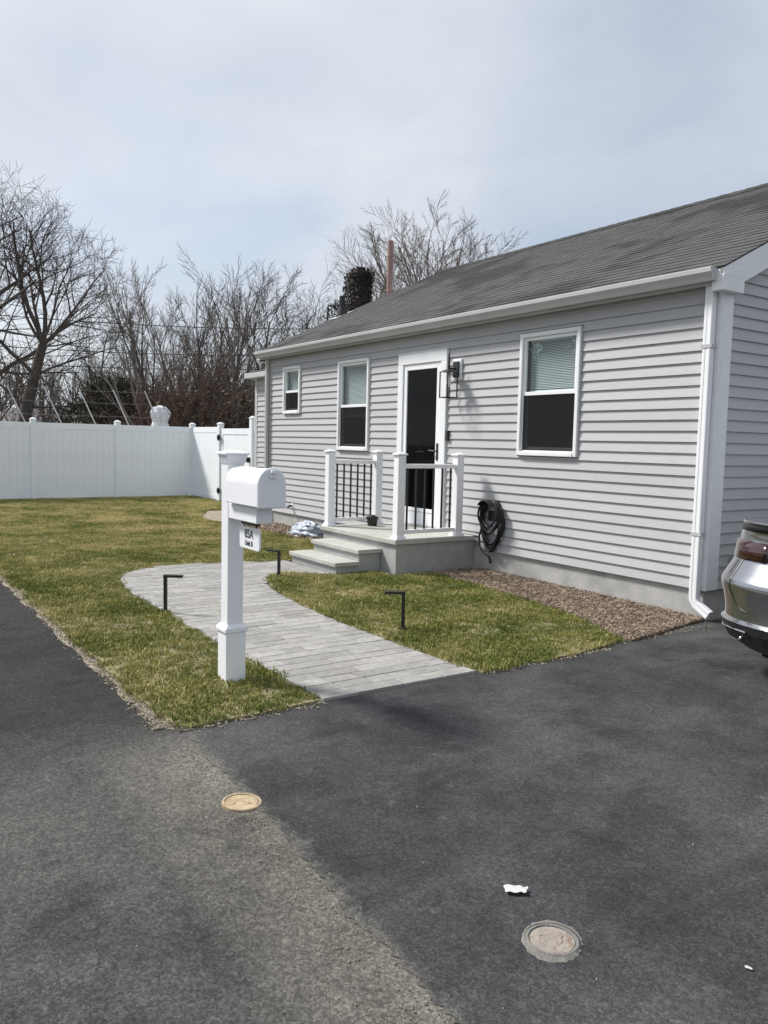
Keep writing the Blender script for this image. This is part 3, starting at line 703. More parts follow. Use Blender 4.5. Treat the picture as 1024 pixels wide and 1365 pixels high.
# downspout with kicked-out elbow at the driveway corner
def rect_sweep(pts, w, d, corr=True):
    m = MB(); rings = []
    for k, p in enumerate(pts):
        p = Vector(p); a = Vector(pts[max(k-1,0)]); b = Vector(pts[min(k+1,len(pts)-1)])
        t = (b-a).normalized(); sd_ = Vector((0,1,0)); n_ = t.cross(sd_).normalized()
        ring = [p+n_*(w/2*i)+sd_*(d/2*j) for i, j in ((-1,-.8),(-.8,-1),(-.3,-1),(-.2,-.9),(.2,-.9),(.3,-1),(.8,-1),(1,-.8),(1,.8),(.8,1),(-.8,1),(-1,.8))]
        rings.append(len(m.v)); m.v += [tuple(q) for q in ring]
    for a, b in zip(rings, rings[1:]):
        for j in range(12): m.f.append((a+j,a+(j+1)%12,b+(j+1)%12,b+j))
    return m
m = rect_sweep([(-.060,-.066,2.96),(-.060,-.066,.215),(-.056,-.066,.17),(-.03,-.066,.132),(.10,-.066,.055)], .082, .06)
ds = m.build('downspout', 'vinyl_white', house)
m = MB()
for z in (.75,2.4): m.box(-.108,-.012,-.1005,-.0965,z,z+.03); m.box(-.112,-.1085,-.1005,-.018,z,z+.03); m.box(-.0115,-.008,-.1005,-.018,z,z+.03)
m.build('strap', 'gutter', ds)
# far corner downspout
rect_sweep([(HX0+.03,-.06,2.95),(HX0+.03,-.06,.2),(HX0+.01,-.06,.1)], .07, .055).build('downspout', 'gutter', house)

# windows
def window(i, x0, x1, z0, z1, zm):
    T = .045
    f = MB(); y0, y1 = -.045, .05
    f.box(x0,x0+T,y0,y1,z0,z1); f.box(x1-T,x1,y0,y1,z0,z1); f.box(x0+T,x1-T,y0,y1,z1-T,z1); f.box(x0+T,x1-T,y0-.008,y1,z0,z0+T)
    w = f.build('window', 'trim_white', house, bevel=.006)
    a, b, c, d = x0+T+.002, x1-T-.002, z0+T+.002, z1-T-.002
    S = .034
    def sash(y, zl, zh, bot):
        s = MB(); s.box(a,a+S,y,y+.03,zl,zh); s.box(b-S,b,y,y+.03,zl,zh); s.box(a+S,b-S,y,y+.03,zh-S,zh); s.box(a+S,b-S,y,y+.03,zl,zl+bot)
        return s.build('sash', 'vinyl_white', w, bevel=.003)
    us = sash(-.018, zm-.02, d, .04); ls = sash(.018, c, zm+.018, .05)
    box('pane', 'pane_glass', w, a+S, b-S, -.006, -.002, zm+.02, d-S)
    box('pane', 'pane_glass', w, a+S, b-S, .03, .034, c+.05, zm-.016)
    box('screen', 'insect_screen', w, a+.012, b-.012, -.0105, -.0095, c+.004, zm-.022)
    m = MB(); m.box(a,b,-.0165,-.005,c,c+.012); m.box(a,a+.014,-.0165,-.005,c+.012,zm-.022); m.box(b-.014,b,-.0165,-.005,c+.012,zm-.022); m.build('screen_frame', 'trim_white', w)
    # blind of thin slats hung behind the glass
    zb = {0: zm+.03, 1: zm-.13, 2: zm+.045}[i]
    bl = MB(); z = d-.045; bl.box(a+.03,b-.03,.053,.080,d-.045,d-.01)
    while z > zb:
        bl.hexa([(a+.035,.053,z-.010),(b-.035,.053,z-.010),(b-.035,.075,z+.004),(a+.035,.075,z+.004),(a+.035,.053,z-.0085),(b-.035,.053,z-.0085),(b-.035,.075,z+.0055),(a+.035,.075,z+.0055)]); z -= .0175
    bl.box(a+.035,b-.035,.053,.075,zb-.025,zb-.005)
    bl.build('blind', 'blind', w)
    if i == 2:      # two hooks of the blind and the lace swags inside the head
        lr = random.Random(4); m = MB()
        for cx, n_, dz in ((a+.13,26,.16),(b-.10,16,.10)):
            for q in range(n_):
                px = cx+lr.gauss(0,.045); pz = d-.05-abs(lr.gauss(0,.55))*dz
                rr = lr.uniform(.010,.022); kk = len(m.v)
                pts = [(px+rr*math.cos(t*.785),   .046, pz+rr*math.sin(t*.785)) for t in range(8)]
                m.tube(pts, .003, 4, closed=True)
        m.build('lace', 'blind', w)
    return w
for i, wv in enumerate(WIN): window(i, *wv)

# entrance: casing, storm door, inner door standing ajar
dx0, dx1, dz0, dz1 = DOOR
m = MB(); m.box(dx0,dx0+.115,-.045,.06,dz0+.003,dz1-.14); m.box(dx1-.115,dx1,-.045,.06,dz0+.003,dz1-.14); m.box(dx0,dx1,-.045,.06,dz1-.139,dz1); m.box(dx0-.006,dx1+.006,-.052,-.02,dz1+.001,dz1+.014)
m.build('door_casing', 'trim_white', house, bevel=.004)
sx0, sx1, sz0, sz1 = dx0+.118, dx1-.118, .435, dz1-.142
m = MB(); m.box(sx0,sx0+.075,-.028,.005,sz0,sz1); m.box(sx1-.095,sx1,-.028,.005,sz0,sz1); m.box(sx0+.075,sx1-.095,-.028,.005,sz1-.075,sz1); m.box(sx0+.075,sx1-.095,-.028,.005,sz0,.655)
door = m.build('storm_door', 'vinyl_white', house, bevel=.004)
box('pane', 'door_glass', door, sx0+.074, sx1-.094, -.013, -.008, .653, sz1-.074)
m = MB(); hx = sx1-.047; m.box(hx-.017,hx+.017,-.036,-.0285,1.30,1.52); m.tube([(hx,-.036,1.42),(hx,-.075,1.42),(hx-.03,-.08,1.42),(hx-.12,-.078,1.425)],.009,8); m.build('handle', 'black_metal', door, smooth=False)
m = MB()
for z in (.8,1.55,2.3): m.box(sx0-.004,sx0+.012,-.036,-.0285,z,z+.08)
m.build('hinge', 'trim_white', door)
box('kick_line', 'gutter', door, sx0+.1, sx1-.12, -.0315, -.0285, .60, .612)
box('threshold', 'gutter', house, dx0+.116, dx1-.116, -.04, .1, .413, .433)
# inner door leaf, swung into the room on its left hinge
ang = rad(136); ca, sa_ = math.cos(ang), math.sin(ang); m = MB()
hx0, hy0 = sx0+.02, .10
def lp(u, v, z): return (hx0+u*ca-v*sa_, hy0+u*sa_+v*ca, z)
m.hexa([lp(0,0,.44),lp(.78,0,.44),lp(.78,.04,.44),lp(0,.04,.44),lp(0,0,2.47),lp(.78,0,2.47),lp(.78,.04,2.47),lp(0,.04,2.47)])
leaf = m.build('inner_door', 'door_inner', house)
m = MB(); m.hexa([lp(.77,-.008,.45),lp(.80,-.008,.45),lp(.80,.048,.45),lp(.77,.048,.45),lp(.77,-.008,2.46),lp(.80,-.008,2.46),lp(.80,.048,2.46),lp(.77,.048,2.46)]); m.build('door_edge', 'trim_white', leaf)
box('doorbell', 'black_plastic', house, -3.742, -3.70, -.045, -.012, 1.555, 1.68, bevel=.004)

# small fittings on the walls
m = MB(); m.lathe([(0,.0),(.045,.0),(.045,.012),(.0,.014)], 16); fx = m.build('faucet', 'vinyl_white', house); fx.location = (-7.93,-.012,.40); fx.rotation_euler = (rad(90),0,0)
m = MB(); m.tube([(0,0,0),(0,0,.07),(0,-.02,.09)],.018,8); m.tube([(-.03,0,.075),(.03,0,.075)],.012,6); t2 = m.build('tap', 'black_metal', fx)
m = MB(); m.tube([(0.015,.32,.52),(.08,.32,.52),(.11,.32,.50),(.115,.32,.455)],.014,8); m.lathe([(0,0),(.035,0),(.035,.012),(0,.012)],14,(.07,.32,.545)); m.build('faucet', 'galvanised', house)

# plumbing vent on the roof near the far rake
m = MB(); vx, vy = -9.02, 1.56; vz = EZ+PT*(vy-EY)
m.tube([(vx,vy,vz-.1),(vx,vy,vz+.36)],.055,14); vp = m.build('vent_pipe', 'black_plastic', roof)
m = MB(); m.lathe([(.06,.16),(.075,.16),(.12,-.02),(.12,-.05),(.06,-.05)],14,(vx,vy,vz-.0)); m.build('vent_boot', 'black_plastic', vp)
m = MB(); P = [roofpt(vx-.17,0,0)]; s0 = (vy-EY)*math.sqrt(1+PT*PT)
m.hexa([roofpt(vx-.17,s0-.24,.010),roofpt(vx+.17,s0-.24,.010),roofpt(vx+.17,s0+.2,.004),roofpt(vx-.17,s0+.2,.004),roofpt(vx-.17,s0-.24,.017),roofpt(vx+.17,s0-.24,.017),roofpt(vx+.17,s0+.2,.010),roofpt(vx-.17,s0+.2,.010)]); m.build('flashing', 'galvanised', vp)

# lower wing set back beyond the far corner
WY, WX = .6, -10.72
ww = MB().box(WX,HX0-.004,WY+.004,WY+.15,ZS,2.74).box(WX,WX+.15,WY+.15,6.5,ZS,2.74).box(WX,HX0-.004,6.5,6.62,ZS,2.74).build('wing_wall', 'sheathing', house)
for k in range(25):
    course(lambda a, o, z: (a, WY-o, z), WX+.08, HX0-.024, ZS+k*Cs, min(ZS+(k+1)*Cs,2.74), [], ww, False)
for k in range(25):
    course(lambda a, o, z: (WX-o, a, z), WY+.06, 6.5, ZS+k*Cs, min(ZS+(k+1)*Cs,2.74), [], ww, True)
box('foundation', 'concrete', house, WX+.01, HX0-.004, WY+.012, 6.4, -.2, ZS+.008)
box('corner_board', 'gutter', house, WX-.022, WX+.08, WY-.024, WY+.06, ZS-.005, 2.72, bevel=.003)
m = MB(); m.box(WX-.16,HX0-.03,WY-.20,WY-.02,2.73,2.83); m.build('gutter', 'gutter', house, bevel=.01)
m = MB(); m.hexa([(WX-.2,WY-.14,2.80),(HX0-.03,WY-.14,2.80),(HX0-.03,3.55,3.55),(WX-.2,3.55,3.55),(WX-.2,WY-.14,2.86),(HX0-.03,WY-.14,2.86),(HX0-.03,3.55,3.62),(WX-.2,3.55,3.62)])
m.hexa([(WX-.2,3.551,3.55),(HX0-.03,3.551,3.55),(HX0-.03,6.8,2.80),(WX-.2,6.8,2.80),(WX-.2,3.551,3.62),(HX0-.03,3.551,3.62),(HX0-.03,6.8,2.86),(WX-.2,6.8,2.86)]); m.c = [(1,1,1)]*16
m.build('wing_roof', 'shingle', house)
m = MB(); m.v = [(WX,WY+.1,2.74),(WX,6.5,2.74),(WX,3.55,3.5),(WX+.1,WY+.1,2.74),(WX+.1,6.5,2.74),(WX+.1,3.55,3.5)]; m.f = [(0,2,1),(3,4,5),(0,3,5,2),(1,2,5,4)]; m.build('gable_wall', 'siding', house)

# chimney wrapped in ivy and a tall clay flue on the wing
def lerp3(a, b, t): return tuple(a[i]+(b[i]-a[i])*t for i in range(3))
chm = thing('chimney', 'small square chimney wrapped in dark ivy rising beyond the roof edge', 'chimney')
cx, cy = -9.72, 2.38
m = MB(); m.box(cx-.15,cx+.15,cy-.15,cy+.15,3.15,4.86); m.box(cx-.17,cx+.17,cy-.17,cy+.17,4.861,4.92); m.build('stack', 'bark', chm)
ir = random.Random(31); m = MB()
for i in range(4200):
    a = ir.uniform(0,6.28); z = ir.uniform(3.2,4.99); rr = .20*min(1.0/max(abs(math.cos(a)),abs(math.sin(a))),1.3)+ir.uniform(-.02,.05)+.04*math.sin(z*5+a)
    if z > 4.9: rr *= ir.random()
    p = Vector((cx+rr*math.cos(a), cy+rr*math.sin(a), z)); s = ir.uniform(.018,.04)
    n_ = Vector((math.cos(a)+ir.gauss(0,.4), math.sin(a)+ir.gauss(0,.4), ir.gauss(.1,.4))).normalized(); t1 = n_.orthogonal().normalized(); t2 = n_.cross(t1); j = len(m.v)
    m.v += [tuple(p-t1*s), tuple(p+t2*s*.8), tuple(p+t1*s*1.1), tuple(p-t2*s*.8)]; m.f.append((j,j+1,j+2,j+3))
m.build('ivy', 'ivy', chm)
fl = thing('flue_pipe', 'tall thin reddish flue pipe standing beyond the roof edge', 'pipe')
fx_, fy_ = -9.65, 3.06
m = MB(); m.lathe([(.0,3.2),(.062,3.2),(.062,5.62),(.052,5.62),(.052,5.2),(0,5.2)],18,(fx_,fy_,0)); m.build('pipe', 'flue', fl, smooth=False)
m = MB()
for z in (3.9,4.6,5.3): m.lathe([(.062,z),(.066,z+.004),(.066,z+.03),(.062,z+.034)],18,(fx_,fy_,0))
m.build('collar', 'flue', fl)

# ------------------------------------------------------------------ porch, steps, railings
porch = thing('porch', 'grey concrete entry porch with stone tread steps', 'porch')
PX0, PX1, PYF = -4.89, -3.15, -1.19
box('base', 'stucco', porch, PX0+.035, PX1-.035, PYF+.035, .011, -.1, .352, bevel=.006)
box('deck_slab', 'tread_stone', porch, PX0, PX1, PYF, -.02, .354, .41, bevel=.008)
SX0, SX1 = -4.60, -3.47
for (yf, yb, z) in ((-1.79,PYF+.03,.143),(-1.485,PYF+.03,.275)):
    st = box('step', 'stucco', porch, SX0+.03, SX1-.03, yf+.03, (-1.452 if z < .2 else yb), -.1, z-.052, bevel=.005)
    box('tread', 'tread_stone', st, SX0, SX1, yf, (-1.458 if z < .2 else PYF+.033), z-.05, z, bevel=.007)
def railing(label, x, ys):
    r_ = thing('porch_railing', label, 'railing', None)
    for y in ys:
        p = box('post', 'vinyl_white', r_, x-.05, x+.05, y-.05, y+.05, .412, 1.375, bevel=.006)
        m = MB(); m.hexa([(x-.068,y-.068,1.376),(x+.068,y-.068,1.376),(x+.068,y+.068,1.376),(x-.068,y+.068,1.376),(x-.068,y-.068,1.392),(x+.068,y-.068,1.392),(x+.068,y+.068,1.392),(x-.068,y+.068,1.392)])
        m.hexa([(x-.062,y-.062,1.3925),(x+.062,y-.062,1.3925),(x+.062,y+.062,1.3925),(x-.062,y+.062,1.3925),(x-.012,y-.012,1.412),(x+.012,y-.012,1.412),(x+.012,y+.012,1.412),(x-.012,y+.012,1.412)])
        m.build('cap', 'vinyl_white', p, bevel=.003)
        m = MB(); m.hexa([(x-.072,y-.072,.4115),(x+.072,y-.072,.4115),(x+.072,y+.072,.4115),(x-.072,y+.072,.4115),(x-.056,y-.056,.45),(x+.056,y-.056,.45),(x+.056,y+.056,.45),(x-.056,y+.056,.45)]); m.build('skirt', 'vinyl_white', p, bevel=.004)
    y0, y1 = ys[0]+.051, ys[1]-.051
    box('top_rail', 'vinyl_white', r_, x-.032, x+.032, y0, y1, 1.225, 1.275, bevel=.008)
    box('bottom_rail', 'vinyl_white', r_, x-.027, x+.027, y0, y1, .468, .515, bevel=.006)
    n = 6
    for i in range(n):
        y = y0+(y1-y0)*(i+.5)/n
        box('baluster', 'black_metal', r_, x-.009, x+.009, y-.009, y+.009, .516, 1.224)
railing('white porch railing with black balusters on the driveway side of the steps', -3.23, (-1.10,-.24))
railing('white porch railing with black balusters on the side of the porch towards the fence', -4.80, (-1.10,-.36))
# mailing door-mat free porch; the dark pot behind the far railing
pot = thing('plant_pot', 'small black pot standing on the porch deck beside the far railing', 'pot')
m = MB(); m.lathe([(.0,.412),(.06,.412),(.078,.51),(.085,.51),(.085,.53),(.07,.53),(.066,.50),(0,.50)],20,(-4.60,-.56,0)); m.build('pot', 'black_plastic', pot, smooth=False)
m = MB(); m.lathe([(0,.499),(.066,.499),(.04,.55),(0,.56)],14,(-4.60,-.56,0)); m.build('soil', 'black_rubber', pot)

# wall lantern
lan = thing('wall_lantern', 'black caged wall lantern on a white block beside the front door', 'lantern')
LX, LY = -3.56, -.165
box('mounting_block', 'vinyl_white', lan, LX-.085, LX+.085, -.042, -.012, 2.30, 2.565, bevel=.02)
bpz = box('back_plate', 'black_metal', lan, LX-.055, LX+.055, -.062, -.0425, 2.335, 2.53, bevel=.006)
m = MB(); m.tube([(LX,-.06,2.44),(LX,LY,2.44)],.011,8); m.tube([(LX,LY,2.40),(LX,LY,2.60),(LX,LY,2.63)],[.014,.010,.003],8); m.build('arm', 'black_metal', lan)
m = MB(); h = .075
m.hexa([(LX-h-.012,LY-h-.012,2.392),(LX+h+.012,LY-h-.012,2.392),(LX+h+.012,LY+h+.012,2.392),(LX-h-.012,LY+h+.012,2.392),(LX-.02,LY-.02,2.43),(LX+.02,LY-.02,2.43),(LX+.02,LY+.02,2.43),(LX-.02,LY+.02,2.43)])
for a in (-1,1):
    for b in (-1,1): m.box(LX+a*h-.006,LX+a*h+.006,LY+b*h-.006,LY+b*h+.006,2.09,2.391)
for a in (-1,1): m.box(LX-h-.006,LX+h+.006,LY+a*h-.006,LY+a*h+.006,2.078,2.0895); m.box(LX+a*h-.006,LX+a*h+.006,LY-h+.0065,LY+h-.0065,2.078,2.0895)
m.build('cage', 'black_metal', lan)
m = MB(); m.lathe([(0,2.39),(.016,2.39),(.016,2.33),(.03,2.29),(.03,2.25),(.015,2.215),(0,2.21)],14,(LX,LY,0)); m.build('bulb', 'bulb', lan, smooth=True)

# coiled hose on its hanger
hose = thing('garden_hose', 'coiled black garden hose hung on the house wall by the porch', 'hose')
hr = random.Random(12); m = MB()
HXc = -2.80
for i in range(9):
    y = -.035-.010*i+hr.uniform(-.006,.006); rw = .195+hr.uniform(-.03,.02)-.003*i; top = .88-hr.uniform(0,.06); bot = .26+hr.uniform(0,.10)+(.03*i if i > 5 else 0); pts = []
    sway = hr.uniform(-.015,.015)
    for q in range(36):
        a = 2*math.pi*q/36; sx_ = math.sin(a); cz = math.cos(a)
        w = rw*(1-.45*max(0,-cz)**1.5)
        pts.append((HXc+w*sx_+sway, y+.02*sx_*(1 if i % 2 else -1), (top+bot)/2+(top-bot)/2*cz))
    m.tube(pts, .0125, 7, closed=True)
m.tube([(HXc-.17,-.06,.55),(HXc-.195,-.08,.42),(HXc-.15,-.10,.30),(HXc-.04,-.11,.225),(HXc+.03,-.1,.20)],.012,7)
m.build('coil', 'black_rubber', hose, smooth=True)
m = MB()
for q in range(9):
    a0 = -1.05+2.1*q/9; a1 = -1.05+2.1*(q+1)/9
    P = []
    for zz_ in (0,1):
        for (a, y) in ((a0,-.20),(a1,-.20),(a1,-.018),(a0,-.018)):
            rr = .115+.012*zz_; P.append((HXc+rr*math.sin(a), y, .745+rr*math.cos(a)))
    m.hexa(P)
m.box(HXc-.1,HXc+.1,-.03,-.018,.62,.74); m.build('hanger', 'black_plastic', hose)
m = MB(); m.tube([(HXc+.02,-.11,.20),(HXc+.05,-.11,.16),(HXc+.055,-.11,.13)],[.016,.02,.014],8); m.build('nozzle', 'black_metal', hose)

# blue-white plastic bag lying by the wall beyond the porch
br = random.Random(2); m = MB(); n1_, n2_ = 26, 14
for i in range(n1_):
    a = 2*math.pi*i/n1_
    for k in range(n2_):
        b = math.pi/2*k/(n2_-1); rr = math.cos(b); nz = 1+.22*math.sin(3*a+2.1*k)+.12*math.sin(7*a-1.3*k)+br.uniform(-.05,.05)
        m.v.append((-6.78+.40*rr*math.cos(a)*nz, -.33+.20*rr*math.sin(a)*nz, .03+.19*math.sin(b)*(1+.25*math.sin(2.5*a))+br.uniform(-.008,.008)))
for i in range(n1_):
    for k in range(n2_-1): m.f.append((i*n2_+k,((i+1)%n1_)*n2_+k,((i+1)%n1_)*n2_+k+1,i*n2_+k+1))
m.f.append(tuple(i*n2_ for i in range(n1_))[::-1])
tag(m.build('plastic_bag', 'plastic_blue', None, True), 'crumpled blue white plastic bag lying against the house beyond the porch', 'bag')

# ------------------------------------------------------------------ mailbox
mb = thing('mailbox', 'white mailbox on a white post with a house number plate', 'mailbox')
bx_, by_ = -.345, -4.385
box('post', 'vinyl_white', mb, bx_-.052, bx_+.052, by_-.052, by_+.052, .36, 1.40, bevel=.005)
m = MB(); m.box(bx_-.066,bx_+.066,by_-.066,by_+.066,-.02,.325); m.build('base_sleeve', 'vinyl_white', mb, bevel=.005)
m = MB(); m.hexa([(bx_-.076,by_-.076,.3255),(bx_+.076,by_-.076,.3255),(bx_+.076,by_+.076,.3255),(bx_-.076,by_+.076,.3255),(bx_-.076,by_-.076,.348),(bx_+.076,by_-.076,.348),(bx_+.076,by_+.076,.348),(bx_-.076,by_+.076,.348)])
m.hexa([(bx_-.076,by_-.076,.3485),(bx_+.076,by_-.076,.3485),(bx_+.076,by_+.076,.3485),(bx_-.076,by_+.076,.3485),(bx_-.056,by_-.056,.372),(bx_+.056,by_-.056,.372),(bx_+.056,by_+.056,.372),(bx_-.056,by_+.056,.372)]); m.build('collar', 'vinyl_white', mb, bevel=.004)
m = MB(); m.hexa([(bx_-.054,by_-.054,1.36),(bx_+.054,by_-.054,1.36),(bx_+.054,by_+.054,1.36),(bx_-.054,by_+.054,1.36),(bx_-.07,by_-.07,1.418),(bx_+.07,by_-.07,1.418),(bx_+.07,by_+.07,1.418),(bx_-.07,by_+.07,1.418)])
m.box(bx_-.078,bx_+.078,by_-.078,by_+.078,1.4185,1.432); m.hexa([(bx_-.074,by_-.074,1.4325),(bx_+.074,by_-.074,1.4325),(bx_+.074,by_+.074,1.4325),(bx_-.074,by_+.074,1.4325),(bx_-.015,by_-.015,1.448),(bx_+.015,by_-.015,1.448),(bx_+.015,by_+.015,1.448),(bx_-.015,by_+.015,1.448)])
m.build('cap', 'vinyl_white', mb, bevel=.004)
box('arm', 'vinyl_white', mb, bx_+.053, .105, by_-.05, by_+.05, 1.035, 1.128, bevel=.005)
# vaulted box, its door towards the driveway
def vault(x0, x1, hw, z0, zs, ztop, name, parent, bev=.006):
    pr = [(-hw,z0),(hw,z0)]; n_ = 18
    for q in range(n_+1):
        a = math.pi*q/n_; pr.append((hw*math.cos(a), zs+(ztop-zs)*math.sin(a)))
    k = len(pr); m = MB(); m.v = [(x0,by_+p[0],p[1]) for p in pr]+[(x1,by_+p[0],p[1]) for p in pr]
    m.f = [(i,(i+1)%k,(i+1)%k+k,i+k) for i in range(k)]+[tuple(range(k))[::-1],tuple(range(k,2*k))]
    return m.build(name, 'vinyl_white', parent, bevel=bev)
bxm = vault(-.262, .182, .083, 1.135, 1.262, 1.352, 'box', mb)
dr = vault(.184, .203, .088, 1.130, 1.264, 1.360, 'door', mb, .008)
m = MB(); m.box(.2035,.225,by_-.014,by_+.014,1.325,1.345); m.box(.204,.212,by_-.02,by_+.02,1.30,1.3245); m.build('latch', 'vinyl_white', dr, bevel=.003)
m = MB(); m.box(-.16,.12,by_-.06,by_+.06,1.1285,1.1345); m.build('mounting_plate', 'gutter', mb)
# hanging number plate
pl = MB(); P = []; px0, px1, pz0, pz1, rr = -.225, .052, .868, .998, .02
for (cx_, cz_, a0) in ((px1-rr,pz1-rr,0),(px0+rr,pz1-rr,90),(px0+rr,pz0+rr,180),(px1-rr,pz0+rr,270)):
    for q in range(5): a = rad(a0+q*22.5); P.append((cx_+rr*math.cos(a), cz_+rr*math.sin(a)))
k = len(P); pl.v = [(p[0],by_-.006,p[1]) for p in P]+[(p[0],by_+.006,p[1]) for p in P]
pl.f = [(i,(i+1)%k,(i+1)%k+k,i+k) for i in range(k)]+[tuple(range(k))[::-1],tuple(range(k,2*k))]
plate = pl.build('number_plate', 'vinyl_white', mb)
m = MB(); m.box(-.19,.02,by_-.012,by_+.012,1.012,1.034)
for x in (-.17,0.0): m.tube([(x,by_,1.012),(x,by_,.985)],.004,6)
m.build('hanger', 'black_metal', plate)
def text(s, size, x, z, parent):
    c = bpy.data.curves.new('lettering', 'FONT'); c.body = s; c.size = size; c.align_x = 'CENTER'; c.extrude = .0006; c.offset = .0012
    o = bpy.data.objects.new('lettering_tmp', c); COL.objects.link(o)
    dg = bpy.context.evaluated_depsgraph_get(); me = bpy.data.meshes.new_from_object(o.evaluated_get(dg)); bpy.data.objects.remove(o)
    me.materials.clear(); me.materials.append(MAT['ink'])
    return link('lettering', me, parent, (x, by_-.0068, z), (rad(90),0,0))
text('85A', .072, -.09, .933, plate); text('Unit B', .042, -.09, .888, plate)

# ------------------------------------------------------------------ path lights
def path_light(label, x, y, h, ang):
    t = thing('path_light', label, 'path light', 'path lights along the walk'); t.location = (x, y, 0); t.rotation_euler = (0,0,ang)
    box('post', 'black_metal', t, -.014, .014, -.014, .014, -.05, h-.022, bevel=.002)
    hd = box('head', 'black_metal', t, -.014, .15, -.022, .022, h-.0215, h, bevel=.003)
    box('lens', 'lamp_lens', hd, .04, .14, -.016, .016, h-.0235, h-.022)
    m = MB(); m.lathe([(0,.002),(.03,.002),(.03,.022),(.016,.026),(.0145,.026)],12,(0,0,.012)); m.build('collar', 'black_plastic', t)
path_light('black path light at the street side edge of the walk, left of the mailbox post', -2.41, -4.105, .345, rad(52))
path_light('black path light at the curve of the walk in front of the steps', -3.60, -2.43, .315, rad(215))
path_light('black path light in the grass between walk and mulch bed', -.92, -2.66, .325, rad(238))

# ------------------------------------------------------------------ vinyl fence and gate
fence = thing('fence', 'tall white solid vinyl privacy fence closing off the lawn', 'fence')
def fpost(x, y, h=1.86):
    p = box('post', 'fence_white', fence, x-.0635, x+.0635, y-.0635, y+.0635, -.05, h, bevel=.006)
    m = MB(); m.box(x-.075,x+.075,y-.075,y+.075,h+.0005,h+.018); m.hexa([(x-.068,y-.068,h+.0185),(x+.068,y-.068,h+.0185),(x+.068,y+.068,h+.0185),(x-.068,y+.068,h+.0185),(x-.02,y-.02,h+.055),(x+.02,y-.02,h+.055),(x+.02,y+.02,h+.055),(x-.02,y+.02,h+.055)]); m.build('cap', 'fence_white', p, bevel=.003)
brd = {}
def fpanel(a, b):
    (x0,y0),(x1,y1) = a, b; L = math.hypot(x1-x0,y1-y0); ang = math.atan2(y1-y0,x1-x0)
    pn = thing_part = bpy.data.objects.new('panel', MB().box(.062,L-.062,-.022,.022,1.66,1.80).box(.062,L-.062,-.022,.022,.03,.15).mesh('panel','fence_white')); COL.objects.link(pn); pn.parent = fence
    pn.location = (x0,y0,0); pn.rotation_euler = (0,0,ang)
    bv = pn.modifiers.new('bevel','BEVEL'); bv.width = .005; bv.segments = 2
    n = max(3, round((L-.124)/.155)); w = (L-.124)/n
    key = round(w,4)
    if key not in brd:
        h = w/2-.0004; g = .002; m = MB()
        m.v = [(-h,-.012,.151),(-h+g,-.016,.151),(h-g,-.016,.151),(h,-.012,.151),(h,.012,.151),(h-g,.016,.151),(-h+g,.016,.151),(-h,.012,.151)]
        m.v += [(v[0],v[1],1.659) for v in m.v]
        m.f = [(i,(i+1)%8,(i+1)%8+8,i+8) for i in range(8)]+[tuple(range(8))[::-1],tuple(range(8,16))]
        brd[key] = m.mesh('board','fence_white')
    for i in range(n): link('board', brd[key], pn, (.062+w*(i+.5),0,0))
FX = -15.88
fps = [(FX+.10,-4.62),(FX+.07,-2.67),(FX,-.72),(FX-.06,1.22),(-14.06,1.22)]
for p in fps: fpost(*p)
for a, b in zip(fps, fps[1:]): fpanel(a, b)
fpost(-12.22,1.22,1.98); fpost(-11.05,1.22)
fpanel((-12.22,1.22),(-11.05,1.22))
gate = thing('gate', 'white vinyl gate with black hinges between the fence and the house', 'gate')
gx0, gx1, gy = -13.97, -12.31, 1.22
m = MB(); m.box(gx0,gx0+.11,gy-.025,gy+.025,.07,1.76); m.box(gx1-.11,gx1,gy-.025,gy+.025,.07,1.76); m.box(gx0+.11,gx1-.11,gy-.025,gy+.025,1.62,1.76); m.box(gx0+.11,gx1-.11,gy-.025,gy+.025,.07,.19); m.build('frame', 'fence_white', gate, bevel=.005)
n = 9; w = (gx1-gx0-.22)/n
for i in range(n):
    box('board', 'fence_white', gate, gx0+.11+i*w+.0015, gx0+.11+(i+1)*w-.0015, gy-.014, gy+.014, .191, 1.619, bevel=.004)
for z in (1.50,.22):
    m = MB(); m.box(gx0-.14,gx0+.06,gy-.075,gy-.064,z,z+.09); m.tube([(gx0-.035,gy-.078,z-.03),(gx0-.035,gy-.078,z+.12)],.022,8); m.build('hinge', 'black_metal', gate)
m = MB(); m.box(gx1-.07,gx1+.10,gy-.085,gy-.064,1.00,1.12); m.box(gx1-.03,gx1+.03,gy-.12,gy-.0855,1.02,1.10); m.build('latch', 'black_metal', gate)

# ------------------------------------------------------------------ covers and litter on the asphalt
def cover(label, x, y, r_, m_ring, m_lid, tilt):
    t = thing('utility_cover', label, 'cover', 'utility covers in the driveway'); t.location = (x,y,.0); t.rotation_euler = tilt
    m = MB(); m.lathe([(r_,-.03),(r_,.006),(r_-.003,.0085),(r_-.010,.0085),(r_-.0125,.006),(r_-.0125,-.03)],40); m.build('ring', m_ring, t)
    m = MB(); m.lathe([(0,.0062),(r_*.28,.0062),(r_*.31,.0072),(r_*.36,.0072),(r_*.39,.0058),(r_-.017,.0055),(r_-.0145,.0045),(r_-.0145,-.03)],40); m.build('lid', m_lid, t)
    m = MB()
    for q in range(3):
        a = q*2.1; m.tube([(r_*.35*math.cos(a),r_*.35*math.sin(a),.0058),(r_*.5*math.cos(a+.3),r_*.5*math.sin(a+.3),.0058)],.003,5)
    m.build('lid_mark', m_lid, t)
cover('tan rusty round utility cover at the seam of street and driveway', 1.262, -5.03, .083, 'iron_tan', 'iron_tan', (rad(-2.0),rad(2.0),.4))
cover('grey rust stained round utility cover set in the driveway', 2.625, -4.61, .083, 'mortar', 'iron_pink', (0,0,1.2))
